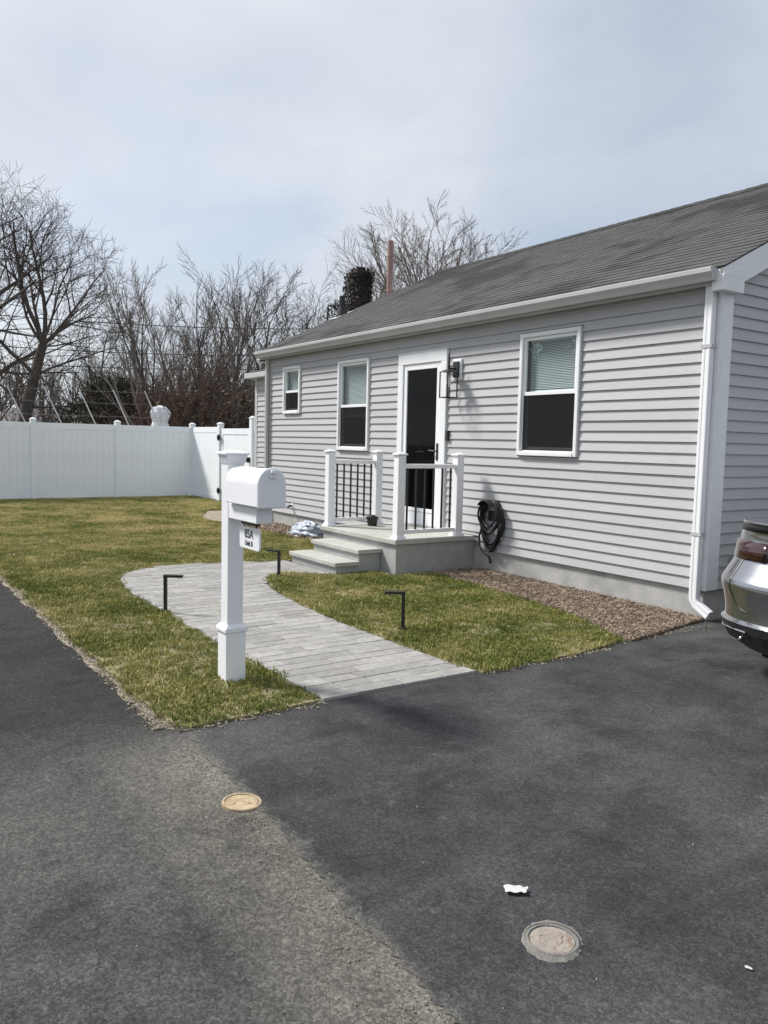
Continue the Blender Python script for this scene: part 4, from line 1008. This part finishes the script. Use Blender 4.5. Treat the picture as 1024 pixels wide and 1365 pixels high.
# mortar collar round the driveway cover
m = MB(); cr2 = random.Random(8)
for q in range(48):
    a = 2*math.pi*q/48; ro = .090+.016*math.sin(a-.6)**2+cr2.uniform(-.003,.005)
    m.v += [(2.625+.0845*math.cos(a),-4.61+.0845*math.sin(a),.0075),(2.625+ro*math.cos(a),-4.61+ro*math.sin(a),.0028)]
for q in range(48):
    j = (q+1)%48; m.f.append((q*2,q*2+1,j*2+1,j*2))
tag(m.build('mortar_collar', 'mortar'), 'pale mortar ring around the grey driveway cover', 'mortar')
def scrap(label, x, y, s, seed, rot):
    r = random.Random(seed); m = MB(); n_ = 7
    for i in range(n_):
        for j in range(4):
            m.v.append((s*(i/(n_-1)-.5)+r.uniform(-.08,.08)*s, s*.5*(j/3-.5)+r.uniform(-.08,.08)*s, .004+s*.14*abs(math.sin(i*1.3+j))+r.uniform(0,.05)*s))
    for i in range(n_-1):
        for j in range(3): a = i*4+j; m.f.append((a,a+4,a+5,a+1))
    o = m.build('paper_scrap', 'paper'); o.location = (x,y,.003); o.rotation_euler = (0,0,rot)
    for pp in o.data.polygons: pp.use_smooth = True
    ss = o.modifiers.new('ss','SUBSURF'); ss.levels = 2; ss.render_levels = 2
    sdm = o.modifiers.new('s','SOLIDIFY'); sdm.thickness = .002
    return tag(o, label, 'litter')
scrap('crumpled white paper scrap lying on the driveway near the grey cover', 2.37, -4.52, .075, 3, .9)
scrap('tiny white fragment lying alone on the driveway past the grey cover', 3.03, -4.22, .020, 5, .3)

# ------------------------------------------------------------------ parked car (rear towards us)
car = thing('parked_car', 'silver sedan parked nose in beside the house wall', 'car')
CXc, CYr = 1.84, -1.63          # centre line x, rearmost y
# stacked plan contours: z, half width, rear inset, front inset
ROWS = [(.20,.80,.14,.20),(.27,.885,.045,.06),(.335,.912,.016,.02),(.388,.925,.008,.0),(.408,.908,.036,.01),(.46,.912,.036,.012),(.53,.920,.026,.015),(.585,.930,.014,.02),(.62,.936,.005,.03),(.645,.937,.004,.033),(.668,.934,.014,.04),(.71,.924,.050,.07),(.775,.905,.098,.12),(.79,.900,.108,.14),(.93,.875,.135,.4),(.985,.84,.125,.62),(1.035,.80,.10,.9),(1.05,.775,.105,1.0)]
LEN = 4.75; NC = 88
def contour(w, ri, fi, n=NC):
    """rounded plan outline, superellipse corners"""
    out = []; yl = CYr+ri; yh = CYr+LEN-fi; cy_ = (yl+yh)/2; hy = (yh-yl)/2
    for q in range(n):
        a = 2*math.pi*q/n; c_, s_ = math.cos(a), math.sin(a)
        e = 2/6.0
        X = w*math.copysign(abs(c_)**e, c_); Y = math.copysign(abs(s_)**e, s_)
        # the ends bow outward: corners sit further in than the middle
        bow = (.17 if Y < 0 else .42)*(abs(X)/w)**2.6*max(0,(abs(Y)-.80)/.2)**1.2
        out.append((CXc+X, cy_+Y*hy+(bow if Y < 0 else -bow)))
    return out
def loft(rows, capt=True, capb=True):
    m = MB(); n_ = NC
    for (z, w, ri, fi) in rows:
        zz2 = z
        for (x, y) in contour(w, ri, fi):
            # deck height falls away towards the bonnet
            t = max(0,(y-(CYr+3.2))/1.5); zf = zz2-.17*t*t*max(0,(zz2-.5)/.55)
            m.v.append((x,y,zf))
    for k in range(len(rows)-1):
        for j in range(n_): m.f.append((k*n_+j,k*n_+(j+1)%n_,(k+1)*n_+(j+1)%n_,(k+1)*n_+j))
    if capt: m.f.append(tuple((len(rows)-1)*n_+j for j in range(n_)))
    if capb: m.f.append(tuple(range(n_))[::-1])
    return m
def cutmesh(o, cutters):
    for c in cutters:
        b = o.modifiers.new('cut','BOOLEAN'); b.operation = 'DIFFERENCE'; b.object = c; b.solver = 'EXACT'
    dg = bpy.context.evaluated_depsgraph_get(); dg.update(); me = bpy.data.meshes.new_from_object(o.evaluated_get(dg)); o.modifiers.clear(); o.data = me
    for c in cutters: bpy.data.objects.remove(c)
body = loft(ROWS[3:]).build('body', 'car_paint', car, smooth=False)
AX = (CYr+1.02, CYr+3.78)
cut = []
for ay in AX:
    for sx_ in (-1,1):
        m = MB(); m.tube([(CXc+sx_*.62,ay,.34),(CXc+sx_*1.2,ay,.34)],.37,32); cut.append(m.build('cutter','tyre'))
cutmesh(body, cut)
for p in body.data.polygons: p.use_smooth = True
try: body.data.set_sharp_from_angle(angle=rad(32))
except Exception: pass
lower = loft(ROWS[:4][:3]+[(.387,.918,.010,.006)]).build('lower_bumper', 'black_plastic', car)
cut = []
for ay in AX:
    for sx_ in (-1,1):
        m = MB(); m.tube([(CXc+sx_*.62,ay,.34),(CXc+sx_*1.2,ay,.34)],.37,32); cut.append(m.build('cutter','tyre'))
cutmesh(lower, cut)
box('underbody', 'tyre', car, CXc-.6, CXc+.6, CYr+.35, CYr+4.3, .17, .5)
# greenhouse
GH = [(1.0,.76,.86,1.05),(1.06,.735,.95,1.20),(1.20,.685,1.18,1.55),(1.36,.62,1.5,1.95),(1.43,.55,1.75,2.2),(1.455,.42,2.0,2.45)]
gh = loft(GH[:4], True, True).build('window_band', 'car_glass', car, smooth=True)
rf_ = loft([(1.352,.627,1.485,1.93)]+GH[4:], True, True).build('car_roof', 'car_paint', car, smooth=True)
for sx_ in (-1,1):
    for pts in ([(.735,1.0,1.02),(.665,1.3,1.2),(.60,1.6,1.36)],[(.735,3.62,1.02),(.665,3.12,1.2),(.60,2.75,1.36)],[(.745,2.3,1.04),(.685,2.3,1.2),(.622,2.3,1.36)]):
        m = MB(); m.tube([(CXc+sx_*p[0],CYr+p[1],p[2]) for p in pts],.035,8); m.build('pillar','car_paint',car,smooth=True)
# rear lamps, following the body contour just proud of it
def patch(zrow, a0, a1, off, name, m_, parent, steps=14, thick=.012):
    """zrow: list of (z,w,ri,fi); wraps part of the rear contour"""
    m = MB(); n_ = 720
    idx = range(int(n_*a0/360), int(n_*a1/360)+1, 3); cnt = len(list(idx))
    for (z, w, ri, fi) in zrow:
        c = contour(w+off, ri-off, fi, n_)
        for q in idx: m.v.append((*c[q % n_], z))
    for k in range(len(zrow)-1):
        for j in range(cnt-1): m.f.append((k*cnt+j,k*cnt+j+1,(k+1)*cnt+j+1,(k+1)*cnt+j))
    o = m.build(name, m_, parent, smooth=True); s = o.modifiers.new('s','SOLIDIFY'); s.thickness = thick; s.offset = 0
    return o
TL = [(.795,.899,.113,.2),(.86,.888,.124,.3),(.918,.878,.133,.38)]
patch(TL, 186, 264, .004, 'tail_lamp', 'tail_red', car)
patch(TL, 276, 354, .004, 'tail_lamp', 'tail_red', car)
patch([(.80,.898,.114,.2),(.91,.879,.132,.38)], 263, 277, .0035, 'lamp_bar', 'black_plastic', car)
patch([(1.036,.80,.10,.9),(1.052,.79,.09,.9)], 215, 325, .004, 'spoiler_lip', 'car_paint', car, thick=.014)
patch([(.985,.842,.125,.6),(1.034,.802,.102,.9)], 222, 318, .003, 'spoiler_shade_strip', 'black_plastic', car, thick=.006)  # black strip put in for the shade and reflection under the spoiler lip
# boot lid shut lines
def cont_at(z, a, off):
    for (r0, r1) in zip(ROWS, ROWS[1:]):
        if r0[0] <= z <= r1[0]:
            t = (z-r0[0])/(r1[0]-r0[0]); w, ri, fi = [r0[i]+(r1[i]-r0[i])*t for i in (1,2,3)]
            c = contour(w+off, ri-off, fi, 720); return (*c[int(a*2) % 720], z)
for s_ in (-1,1):
    pts = []
    for q in range(18):
        t = q/17
        if t < .5: z = .79-.15*(t/.5); a = 251
        else: u = (t-.5)/.5; z = .64-.17*math.sin(u*1.57); a = 251+10*(1-math.cos(u*1.57))
        if s_ > 0: a = 540-a
        pts.append(cont_at(z, a, .001))
    m = MB(); m.tube(pts, .0035, 5); m.build('shut_line', 'black_plastic', car)
# lower chrome trims and exhaust surrounds
for s_ in (-1,1):
    A = lambda a: a if s_ < 0 else 540-a
    pts = [cont_at(.335,A(222),.006),cont_at(.34,A(243),.008),cont_at(.345,A(262),.008)]
    m = MB(); m.tube(pts,.007,6); pts = [cont_at(.31,A(218),.006),cont_at(.262,A(228),.006),cont_at(.250,A(242),.006),cont_at(.265,A(254),.006),cont_at(.30,A(259),.008)]; m.tube(pts,.008,6)
    m.build('exhaust_trim', 'chrome', car, smooth=True)
box('number_plate', 'plate', car, CXc-.16, CXc+.16, CYr+.010, CYr+.034, .52, .66, bevel=.004)
for s_ in (-1,1):
    m = MB(); m.lathe([(0,-.06),(.07,-.05),(.09,0),(.07,.05),(0,.06)],12); o = m.build('mirror','car_paint',car,smooth=True); o.location = (CXc+s_*.98,CYr+3.25,1.03); o.scale = (1.1,.8,1)
    m = MB(); m.tube([(CXc+s_*.86,CYr+3.28,1.0),(CXc+s_*.95,CYr+3.26,1.02)],.025,6); m.build('mirror_arm','black_plastic',car)
    for ay in AX:
        m = MB(); prof_ = [(.20,-.1),(.30,-.11),(.325,-.085),(.335,-.04),(.335,.04),(.325,.085),(.30,.11),(.20,.1),(.20,-.1)]
        m.lathe(prof_,36); tw = m.build('wheel','tyre',car,smooth=True); tw.rotation_euler = (0,rad(90),0); tw.location = (CXc+s_*.80,ay,.335)
        m = MB(); m.lathe([(0,.06*s_),(.05,.07*s_),(.06,.05*s_),(.16,.04*s_),(.205,.09*s_),(.21,.0),(0,0)],30)
        for q in range(10):
            a = q*.628; m.tube([(.04*math.cos(a),.04*math.sin(a),.07*s_),(.2*math.cos(a),.2*math.sin(a),.085*s_)],.014,5)
        m.build('rim','alloy',tw)
for s_ in (-1,1):
    m = MB(); m.lathe([(0,0),(.09,.0),(.07,.03),(0,.04)],16); o = m.build('headlight','clear_glass',car,smooth=True); o.location = (CXc+s_*.66,CYr+LEN-.20,.66); o.rotation_euler = (rad(-90),0,rad(-18*s_))

# ------------------------------------------------------------------ trees and brush beyond the fence
class Tree:
    def __init__(s, seed): s.r = random.Random(seed); s.tr = MB(); s.cr = MB(); s.n = 0
    def limb(s, p, d, L, r0, r1, lvl, spec):
        r = s.r; n = max(2, min(9, int(L/spec['seg'])+1)); p = Vector(p); d = Vector(d).normalized(); pts = [p.copy()]; rs = [r0]
        wob_ = spec['wob']
        for i in range(n):
            d = (d+Vector((r.gauss(0,wob_), r.gauss(0,wob_), r.gauss(0,wob_*.7)+spec['up']))).normalized()
            p = p+d*(L/n); pts.append(p.copy()); rs.append(r0+(r1-r0)*(i+1)/n)
        tgt = s.tr if (lvl == 0) else s.cr
        tgt.tube(pts, rs, 8 if lvl == 0 else (5 if r0 > .03 else 3), cap=False); s.n += n
        return pts, rs
    def grow(s, p, d, L, r0, lvl, spec):
        r = s.r; last = lvl >= spec['levels']
        pts, rs = s.limb(p, d, L, r0, r0*(.3 if not last else .4), lvl, spec)
        if last: return
        k = spec['kids'][lvl]; n = len(pts)-1
        for i in range(k):
            t = spec['t0'][lvl]+(1-spec['t0'][lvl])*(i+r.random())/k; f = min(t*n, n-.001); j = int(f); q = pts[j].lerp(pts[j+1], f-j); rr = rs[j]+(rs[j+1]-rs[j])*(f-j)
            ax = (pts[j+1]-pts[j]).normalized(); o = ax.orthogonal().normalized(); o.rotate(Matrix.Rotation(r.uniform(0,6.28)+i*2.4,3,ax))
            a = rad(r.uniform(*spec['ang'])); dd = ax*math.cos(a)+o*math.sin(a)
            s.grow(q, dd, L*r.uniform(*spec['len'])*(1.15-.45*t), max(rr*r.uniform(.5,.72), spec['rmin']), lvl+1, spec)
    def finish(s, name, label, loc, group=None, bark='bark', twig='twig', cat='tree'):
        t = thing(name, label, cat, group); t.location = loc
        s.tr.build('trunk', bark, t, smooth=True); s.cr.build('crown', twig, t)
        return t
def at(u, D, z=0):
    """ground point D metres away in the surveyed horizontal direction of photograph column u at the horizon"""
    d = fw+r2*((u-512)/1068.33)+u2*((682.5-592)/1068.33); h = Vector((d.x,d.y,0)).normalized()
    return (CAMP.x+h.x*D, CAMP.y+h.y*D, z)
base = dict(seg=.7, wob=.12, up=.05, levels=4, kids=(9,6,5,4), t0=(.4,.3,.25,.2), ang=(25,60), len=(.5,.75), rmin=.007)
# large bare tree: leaning trunk with a fork and long sweeping limbs
T = Tree(101); sp_ = dict(base, up=.035, wob=.13)
trunk = [(0,0,-.2),(.0,.05,1.4),(.05,.25,2.8),(.05,.55,4.0),(.05,.85,5.2)]
T.tr.tube(trunk,[.33,.26,.22,.19,.16],10,cap=False)
for (q, d, L, r0) in ((4,(.1,-.30,1),4.6,0.102),(4,(-.1,.25,1),4.4,0.102),(4,(.2,.75,.75),3.7,0.075),(4,(.3,-.05,1),3.8,0.075),(3,(0,.95,.42),3.4,0.058),(3,(.2,-.85,.7),4.4,0.082),(2,(.1,1,0.068),3.3,0.051),(2,(.1,-1,.45),3.6,0.054),(4,(-.6,-.4,.9),3.8,0.068),(4,(.5,.4,.9),3.6,0.061),(4,(-.4,.5,.6),3.4,.08)):
    T.grow(trunk[q], d, L, r0, 1, dict(sp_, kids=(0,8,6,5), levels=4, len=(.42,.68)))
T.finish('bare_tree', 'large bare dark tree with a leaning forked trunk behind the fence', at(27,31)).scale = (.92,.92,.9)
T = Tree(102)
T.grow((0,0,-.2),(.05,.1,1),8.2,.26,0,dict(base,kids=(12,7,5,4),t0=(.3,.2,.2,.2),up=.03,ang=(30,65)))
T.finish('bare_tree', 'bare tree half out of sight whose limbs reach in over the fence end', at(-75,34))
def slender(seed, label, u, D, H, kids, bark='bark_grey', twig='twig', lean=(0,0), r0=.085, grp='slender bare trees beyond the fence', ang=(14,38), lv=3):
    T = Tree(seed); T.grow((0,0,-.2),(lean[0],lean[1],1),H,r0,0,dict(base,levels=lv,kids=kids,t0=(.22,.25,.2,.2),ang=ang,len=(.34,.58),up=.06,wob=.07,rmin=.008))
    return T.finish('slender_tree', label, at(u,D), grp, bark, twig)
slender(201,'pale slender bare tree leaning towards the big forked tree',199,27,5.7,(10,6,4),lean=(0,-.13),bark='bark_grey',twig='twig_pale',r0=.105,ang=(14,34))
slender(202,'tall thin bare tree leaning beside the pale one',226,27.5,5.4,(10,6,4),lean=(.03,-.10),r0=.10,ang=(14,34))
slender(203,'bare tree with many upright shoots above the red brown thicket',262,30,5.3,(18, 9, 5),lean=(0,.0))
slender(204,'bare tree with whippy grey shoots in the middle of the thicket',290,29,5.5,(18, 9, 5),twig='twig_pale',lean=(0,.03))
slender(205,'bare grey tree with a fine round head next to the house corner',340,32,6.4,(17, 10, 6),lean=(0,.04),r0=.11,ang=(20,48))
slender(206,'twiggy bare tree standing just beyond the wing of the house',388,34,6.2,(17, 10, 6),lean=(0,.02),ang=(20,50))
slender(207,'low twiggy bare tree behind the ivy wrapped chimney',432,36,6.4,(17, 10, 6),twig='twig_pale',ang=(22,52))
slender(208,'twiggy bare tree filling the gap between forked tree and thicket',120,40,6.6,(17, 10, 6),ang=(25,58))
slender(209,'small bare tree behind the fence end',-20,27,5.4,(13,8,4),ang=(25,58))
slender(211,'bare tree with dense grey twigs behind the thicket',246,35,6.6,(18,10,6),twig='twig_pale',ang=(18,46))
slender(212,'bare tree with dense brown twigs behind the slender pair',308,37,7.6,(18,10,6),ang=(18,46))
slender(210,'thin bare sapling in front of the thicket',312,26,5.6,(9,5,4))
# broad fan-shaped tree behind the roof
T = Tree(301); sp_ = dict(base, kids=(0,12,9,6), t0=(.2,.15,.2,.2), ang=(16,44), len=(.30,.46), up=.0, wob=.07, rmin=.008)
T.tr.tube([(0,0,-.2),(.05,0,2.5),(0,.05,4.6)],[.3,.25,.22],10,cap=False)
for i in range(16):
    a = 2.4*i; sp2 = .12+.62*((i*7) % 16)/16
    T.grow((0,.05,4.2+.03*i),(math.cos(a)*sp2,math.sin(a)*sp2,1),7.1*(1-.12*sp2),.085,1,sp_)
T.finish('fan_tree', 'broad fan shaped bare tree rising behind the house roof', at(572,40), None, 'bark_grey', 'twig_pale')
slender(302,'bare tree in a soft haze of twigs left of the fan shaped tree',487,43,10.0,(18, 11, 6),twig='twig_pale',r0=.13,ang=(18,44))
# thicket shrubs: many thin stems with clinging brown leaves
def thicket(seed, label, u, D, H, W_, n, twig, leafm, nl):
    r = random.Random(seed); t = thing('thicket_shrub', label, 'shrub', 'thicket beyond the fence'); t.location = at(u,D); m = MB(); lf = MB()
    for i in range(n):
        a = r.uniform(0,6.28); d = W_*.5*math.sqrt(r.random()); p = Vector((d*math.cos(a),d*math.sin(a),-.1)); dr_ = Vector((r.gauss(0,.22),r.gauss(0,.22),1)).normalized(); L = H*r.uniform(.45,1.05); pts = [p.copy()]; k = 6
        for q in range(k):
            dr_ = (dr_+Vector((r.gauss(0,.14),r.gauss(0,.14),r.gauss(0,.05)-.03*q))).normalized(); p = p+dr_*(L/k); pts.append(p.copy())
            for w in range(2):
                o = (dr_+Vector((r.gauss(0,.7),r.gauss(0,.7),r.gauss(.1,.5)))).normalized(); e = p+o*r.uniform(.2,.7); m.tube([p,p.lerp(e,.5)+Vector((r.gauss(0,.03),r.gauss(0,.03),.02)),e],[.007,.006,.004],3,cap=False)
        m.tube(pts,[.016-.0016*q for q in range(k+1)],4,cap=False)
        for w in range(nl):
            q = r.random()**.7*(k-.01); j = int(q); c = pts[j].lerp(pts[j+1],q-j)+Vector((r.gauss(0,.22),r.gauss(0,.22),r.gauss(0,.16))); s = r.uniform(.03,.075)
            nn = Vector((r.gauss(0,1),r.gauss(0,1),r.gauss(0,1))).normalized(); t1 = nn.orthogonal().normalized(); t2 = nn.cross(t1); j2 = len(lf.v)
            lf.v += [tuple(c-t1*s),tuple(c+t2*s*.6),tuple(c+t1*s),tuple(c-t2*s*.6)]; lf.f.append((j2,j2+1,j2+2,j2+3))
    m.build('stems', twig, t); lf.build('leaves', leafm, t)
thicket(401,'red brown thicket shrub at the thin leaning trees',228,26.5,3.7,2.2,85,'twig_red','dead_leaf',26)
thicket(402,'tallest red brown thicket shrub, its top under the upright shoots',268,27.5,4.9,2.4,110,'twig_red','dead_leaf',30)
thicket(403,'brown thicket shrub right behind the fence corner',298,26,4.0,2.2,95,'twig','dead_leaf',28)
thicket(404,'dark brown thicket shrub beside the wing of the house',328,27,4.0,2.3,95,'twig','dead_leaf',30)
thicket(405,'low brown thicket shrub under the large forked tree',20,28,2.5,3.4,70,'twig','dead_leaf',10)
thicket(406,'low brown thicket shrub in the gap beside the evergreens',70,30,2.4,3.2,70,'twig','dead_leaf',8)
thicket(407,'brown thicket shrub hidden behind the gate and wing',362,30,3.9,3.0,80,'twig','dead_leaf',20)
def evergreen(seed, label, u, D, H, W_, n):
    r = random.Random(seed); t = thing('evergreen_shrub', label, 'shrub', None); t.location = at(u,D); m = MB(); st = MB()
    st.tube([(0,0,-.1),(.1,0,H*.5),(.05,.1,H*.85)],[.1,.07,.03],7)
    lobes = [(Vector((r.uniform(-.36,.36)*W_,r.uniform(-.36,.36)*W_,H*r.uniform(.22,.80))),W_*r.uniform(.16,.30)) for _ in range(11)]
    for c, R_ in lobes: st.tube([(0,0,H*.2),tuple(c*.6),tuple(c)],[.04,.03,.012],4,cap=False)
    for i in range(n):
        c, R_ = r.choice(lobes); v = Vector((r.gauss(0,1),r.gauss(0,1),r.gauss(0,1))).normalized(); p = c+Vector((v.x,v.y,v.z*.8))*R_*r.uniform(.55,1.12)
        if p.z < 0: continue
        d = (v+Vector((r.gauss(0,.5),r.gauss(0,.5),r.gauss(.2,.4)))).normalized(); L = r.uniform(.08,.2); sd_ = d.orthogonal().normalized()*.022; j = len(m.v)
        m.v += [tuple(p-sd_),tuple(p+sd_),tuple(p+d*L)]; m.f.append((j,j+1,j+2))
    m.build('foliage', 'evergreen', t); st.build('trunk', 'bark', t)
evergreen(501,'dark evergreen shrub spreading low behind the barbed wire arms',128,29,3.3,3.4,9000)
evergreen(502,'rounded dark evergreen shrub next to the white wrapped bundle',172,29.5,3.9,3.2,10000)
evergreen(503,'dark green shrub in the depth of the brown thicket',250,31,3.4,3.4,9000)
evergreen(504,'tall olive evergreen shrub against the house wing',322,30,3.9,3.4,9000)
evergreen(505,'dark evergreen tree top showing over the roof left of the vent pipe',430,27,7.0,2.4,8000)

# security fence with slanted barbed wire arms
sf = thing('security_fence', 'galvanised security fence with slanted barbed wire arms behind the white fence', 'fence')
tops = []
for i, (u, D) in enumerate(((-44,22.6),(-3,22.6),(38,22.6),(86,22.6),(131,22.6),(175,22.6),(216,22.6))):
    p = Vector(at(u, D)); m = MB(); m.tube([(p.x,p.y,-.1),(p.x,p.y,1.68)],.028,8)
    top = Vector((p.x+.12,p.y-.50,2.72)); m.tube([(p.x,p.y,1.68),tuple(top)],.017,7); m.build('post', 'galvanised', sf); tops.append((Vector((p.x,p.y,1.68)),top))
for f in (.35,.68,.97):
    m = MB()
    for (a, b), (c, d) in zip(tops, tops[1:]):
        p0, p1 = a.lerp(b,f), c.lerp(d,f); mid = p0.lerp(p1,.5)-Vector((0,0,.02)); m.tube([p0,mid,p1],.004,4,cap=False)
        for q in range(9):
            t = (q+.5)/9; w = p0.lerp(p1,t); m.tube([(w.x,w.y-.02,w.z-.02),(w.x,w.y+.02,w.z+.02)],.003,3,cap=False)
    m.build('barbed_wire', 'wire', sf)
m = MB()
for (a, _), (c, __) in zip(tops, tops[1:]): m.tube([a,c],.018,6,cap=False)
m.build('top_rail', 'galvanised', sf)

# white wrapped bundle behind the fence
wr = random.Random(77); m = MB(); pb = at(213,23.8)
prof_ = [(.34,0),(.36,.8),(.32,1.4),(.27,1.75),(.20,1.95),(.25,2.10),(.26,2.22),(.19,2.36),(.06,2.42),(0,2.43)]; n_ = 22
for q in range(n_):
    a = 2*math.pi*q/n_
    for (r_, z) in prof_: k = 1+.16*math.sin(3*a+z*2)+.09*math.sin(8*a+z*5)+wr.uniform(-.04,.04); m.v.append((pb[0]+r_*k*math.cos(a)+.06*math.sin(z*2),pb[1]+r_*k*math.sin(a),z))
k = len(prof_)
for q in range(n_):
    for j in range(k-1): m.f.append((q*k+j,((q+1)%n_)*k+j,((q+1)%n_)*k+j+1,q*k+j+1))
tag(m.build('wrapped_bundle', 'tarp', None), 'upright bundle wrapped in white sheeting behind the fence', 'bundle')

# overhead cables
for i, (z0, z1, lab) in enumerate(((5.05,5.75,'lowest overhead cable crossing behind the bare trees'),(5.8,6.5,'middle overhead cable crossing behind the bare trees'),(7.2,7.9,'highest overhead cable crossing behind the bare trees'))):
    a = Vector(at(-330,42)); b = Vector(at(470,46)); pts = []
    for q in range(25):
        t = q/24; p = a.lerp(b,t); pts.append((p.x,p.y,z0+(z1-z0)*t-1.1*4*t*(1-t)*.5))
    m = MB(); m.tube(pts,.022,5,cap=False); tag(m.build('overhead_cable','black_rubber'), lab, 'cable')

# far neighbours showing through the branches
def far_house(label, u, D, w, d, h, rh, rz):
    t = thing('far_house', label, 'house'); t.location = at(u,D); t.rotation_euler = (0,0,rz)
    box('wall','far_wall',t,-w/2,w/2,-d/2,d/2,-.1,h)
    m = MB(); m.v = [(-w/2-.3,-d/2-.3,h),(w/2+.3,-d/2-.3,h),(w/2+.3,d/2+.3,h),(-w/2-.3,d/2+.3,h),(-w/2-.3,0,h+rh),(w/2+.3,0,h+rh)]; m.f = [(0,1,5,4),(2,3,4,5),(0,4,3),(1,2,5),(0,3,2,1)]; m.build('roof','far_roof',t)
    for i in range(3):
        x = -w/2+w*(i+.5)/3
        f = MB().box(x-.5,x+.5,-d/2-.04,-d/2-.005,1.0,2.2).build('window','car_glass',t)
        MB().box(x-.6,x+.6,-d/2-.055,-d/2-.041,.9,1.0).box(x-.6,x+.6,-d/2-.055,-d/2-.041,2.2,2.3).build('window_trim','trim_white',f)
far_house('far pale house low on the horizon behind the large forked tree',60,95,11,8,2.7,1.6,rad(80))
far_house('far pale house seen behind the barbed wire and evergreens',168,105,12,8,2.9,2.0,rad(75))
# distant wood behind everything
fr_ = random.Random(606); m = MB()
for i in range(230):
    u = fr_.uniform(-260,760); D = fr_.uniform(75,120); p = Vector(at(u,D)); H = fr_.uniform(5.5,10.5)*(D/95)
    T = Tree(1000+i); T.tr = m; T.cr = m
    T.grow(tuple(p),(fr_.gauss(0,.05),fr_.gauss(0,.05),1),H,.14,0,dict(base,levels=2,seg=1.6,kids=(13,5),t0=(.2,.2),ang=(18,50),len=(.3,.5),rmin=.028,wob=.1))
o = m.build('far_wood','twig'); o['kind'] = 'stuff'; o['label'] = 'far off bare winter wood along the horizon'; o['category'] = 'wood'
print('pavers', npv, 'objects', len(bpy.data.objects))
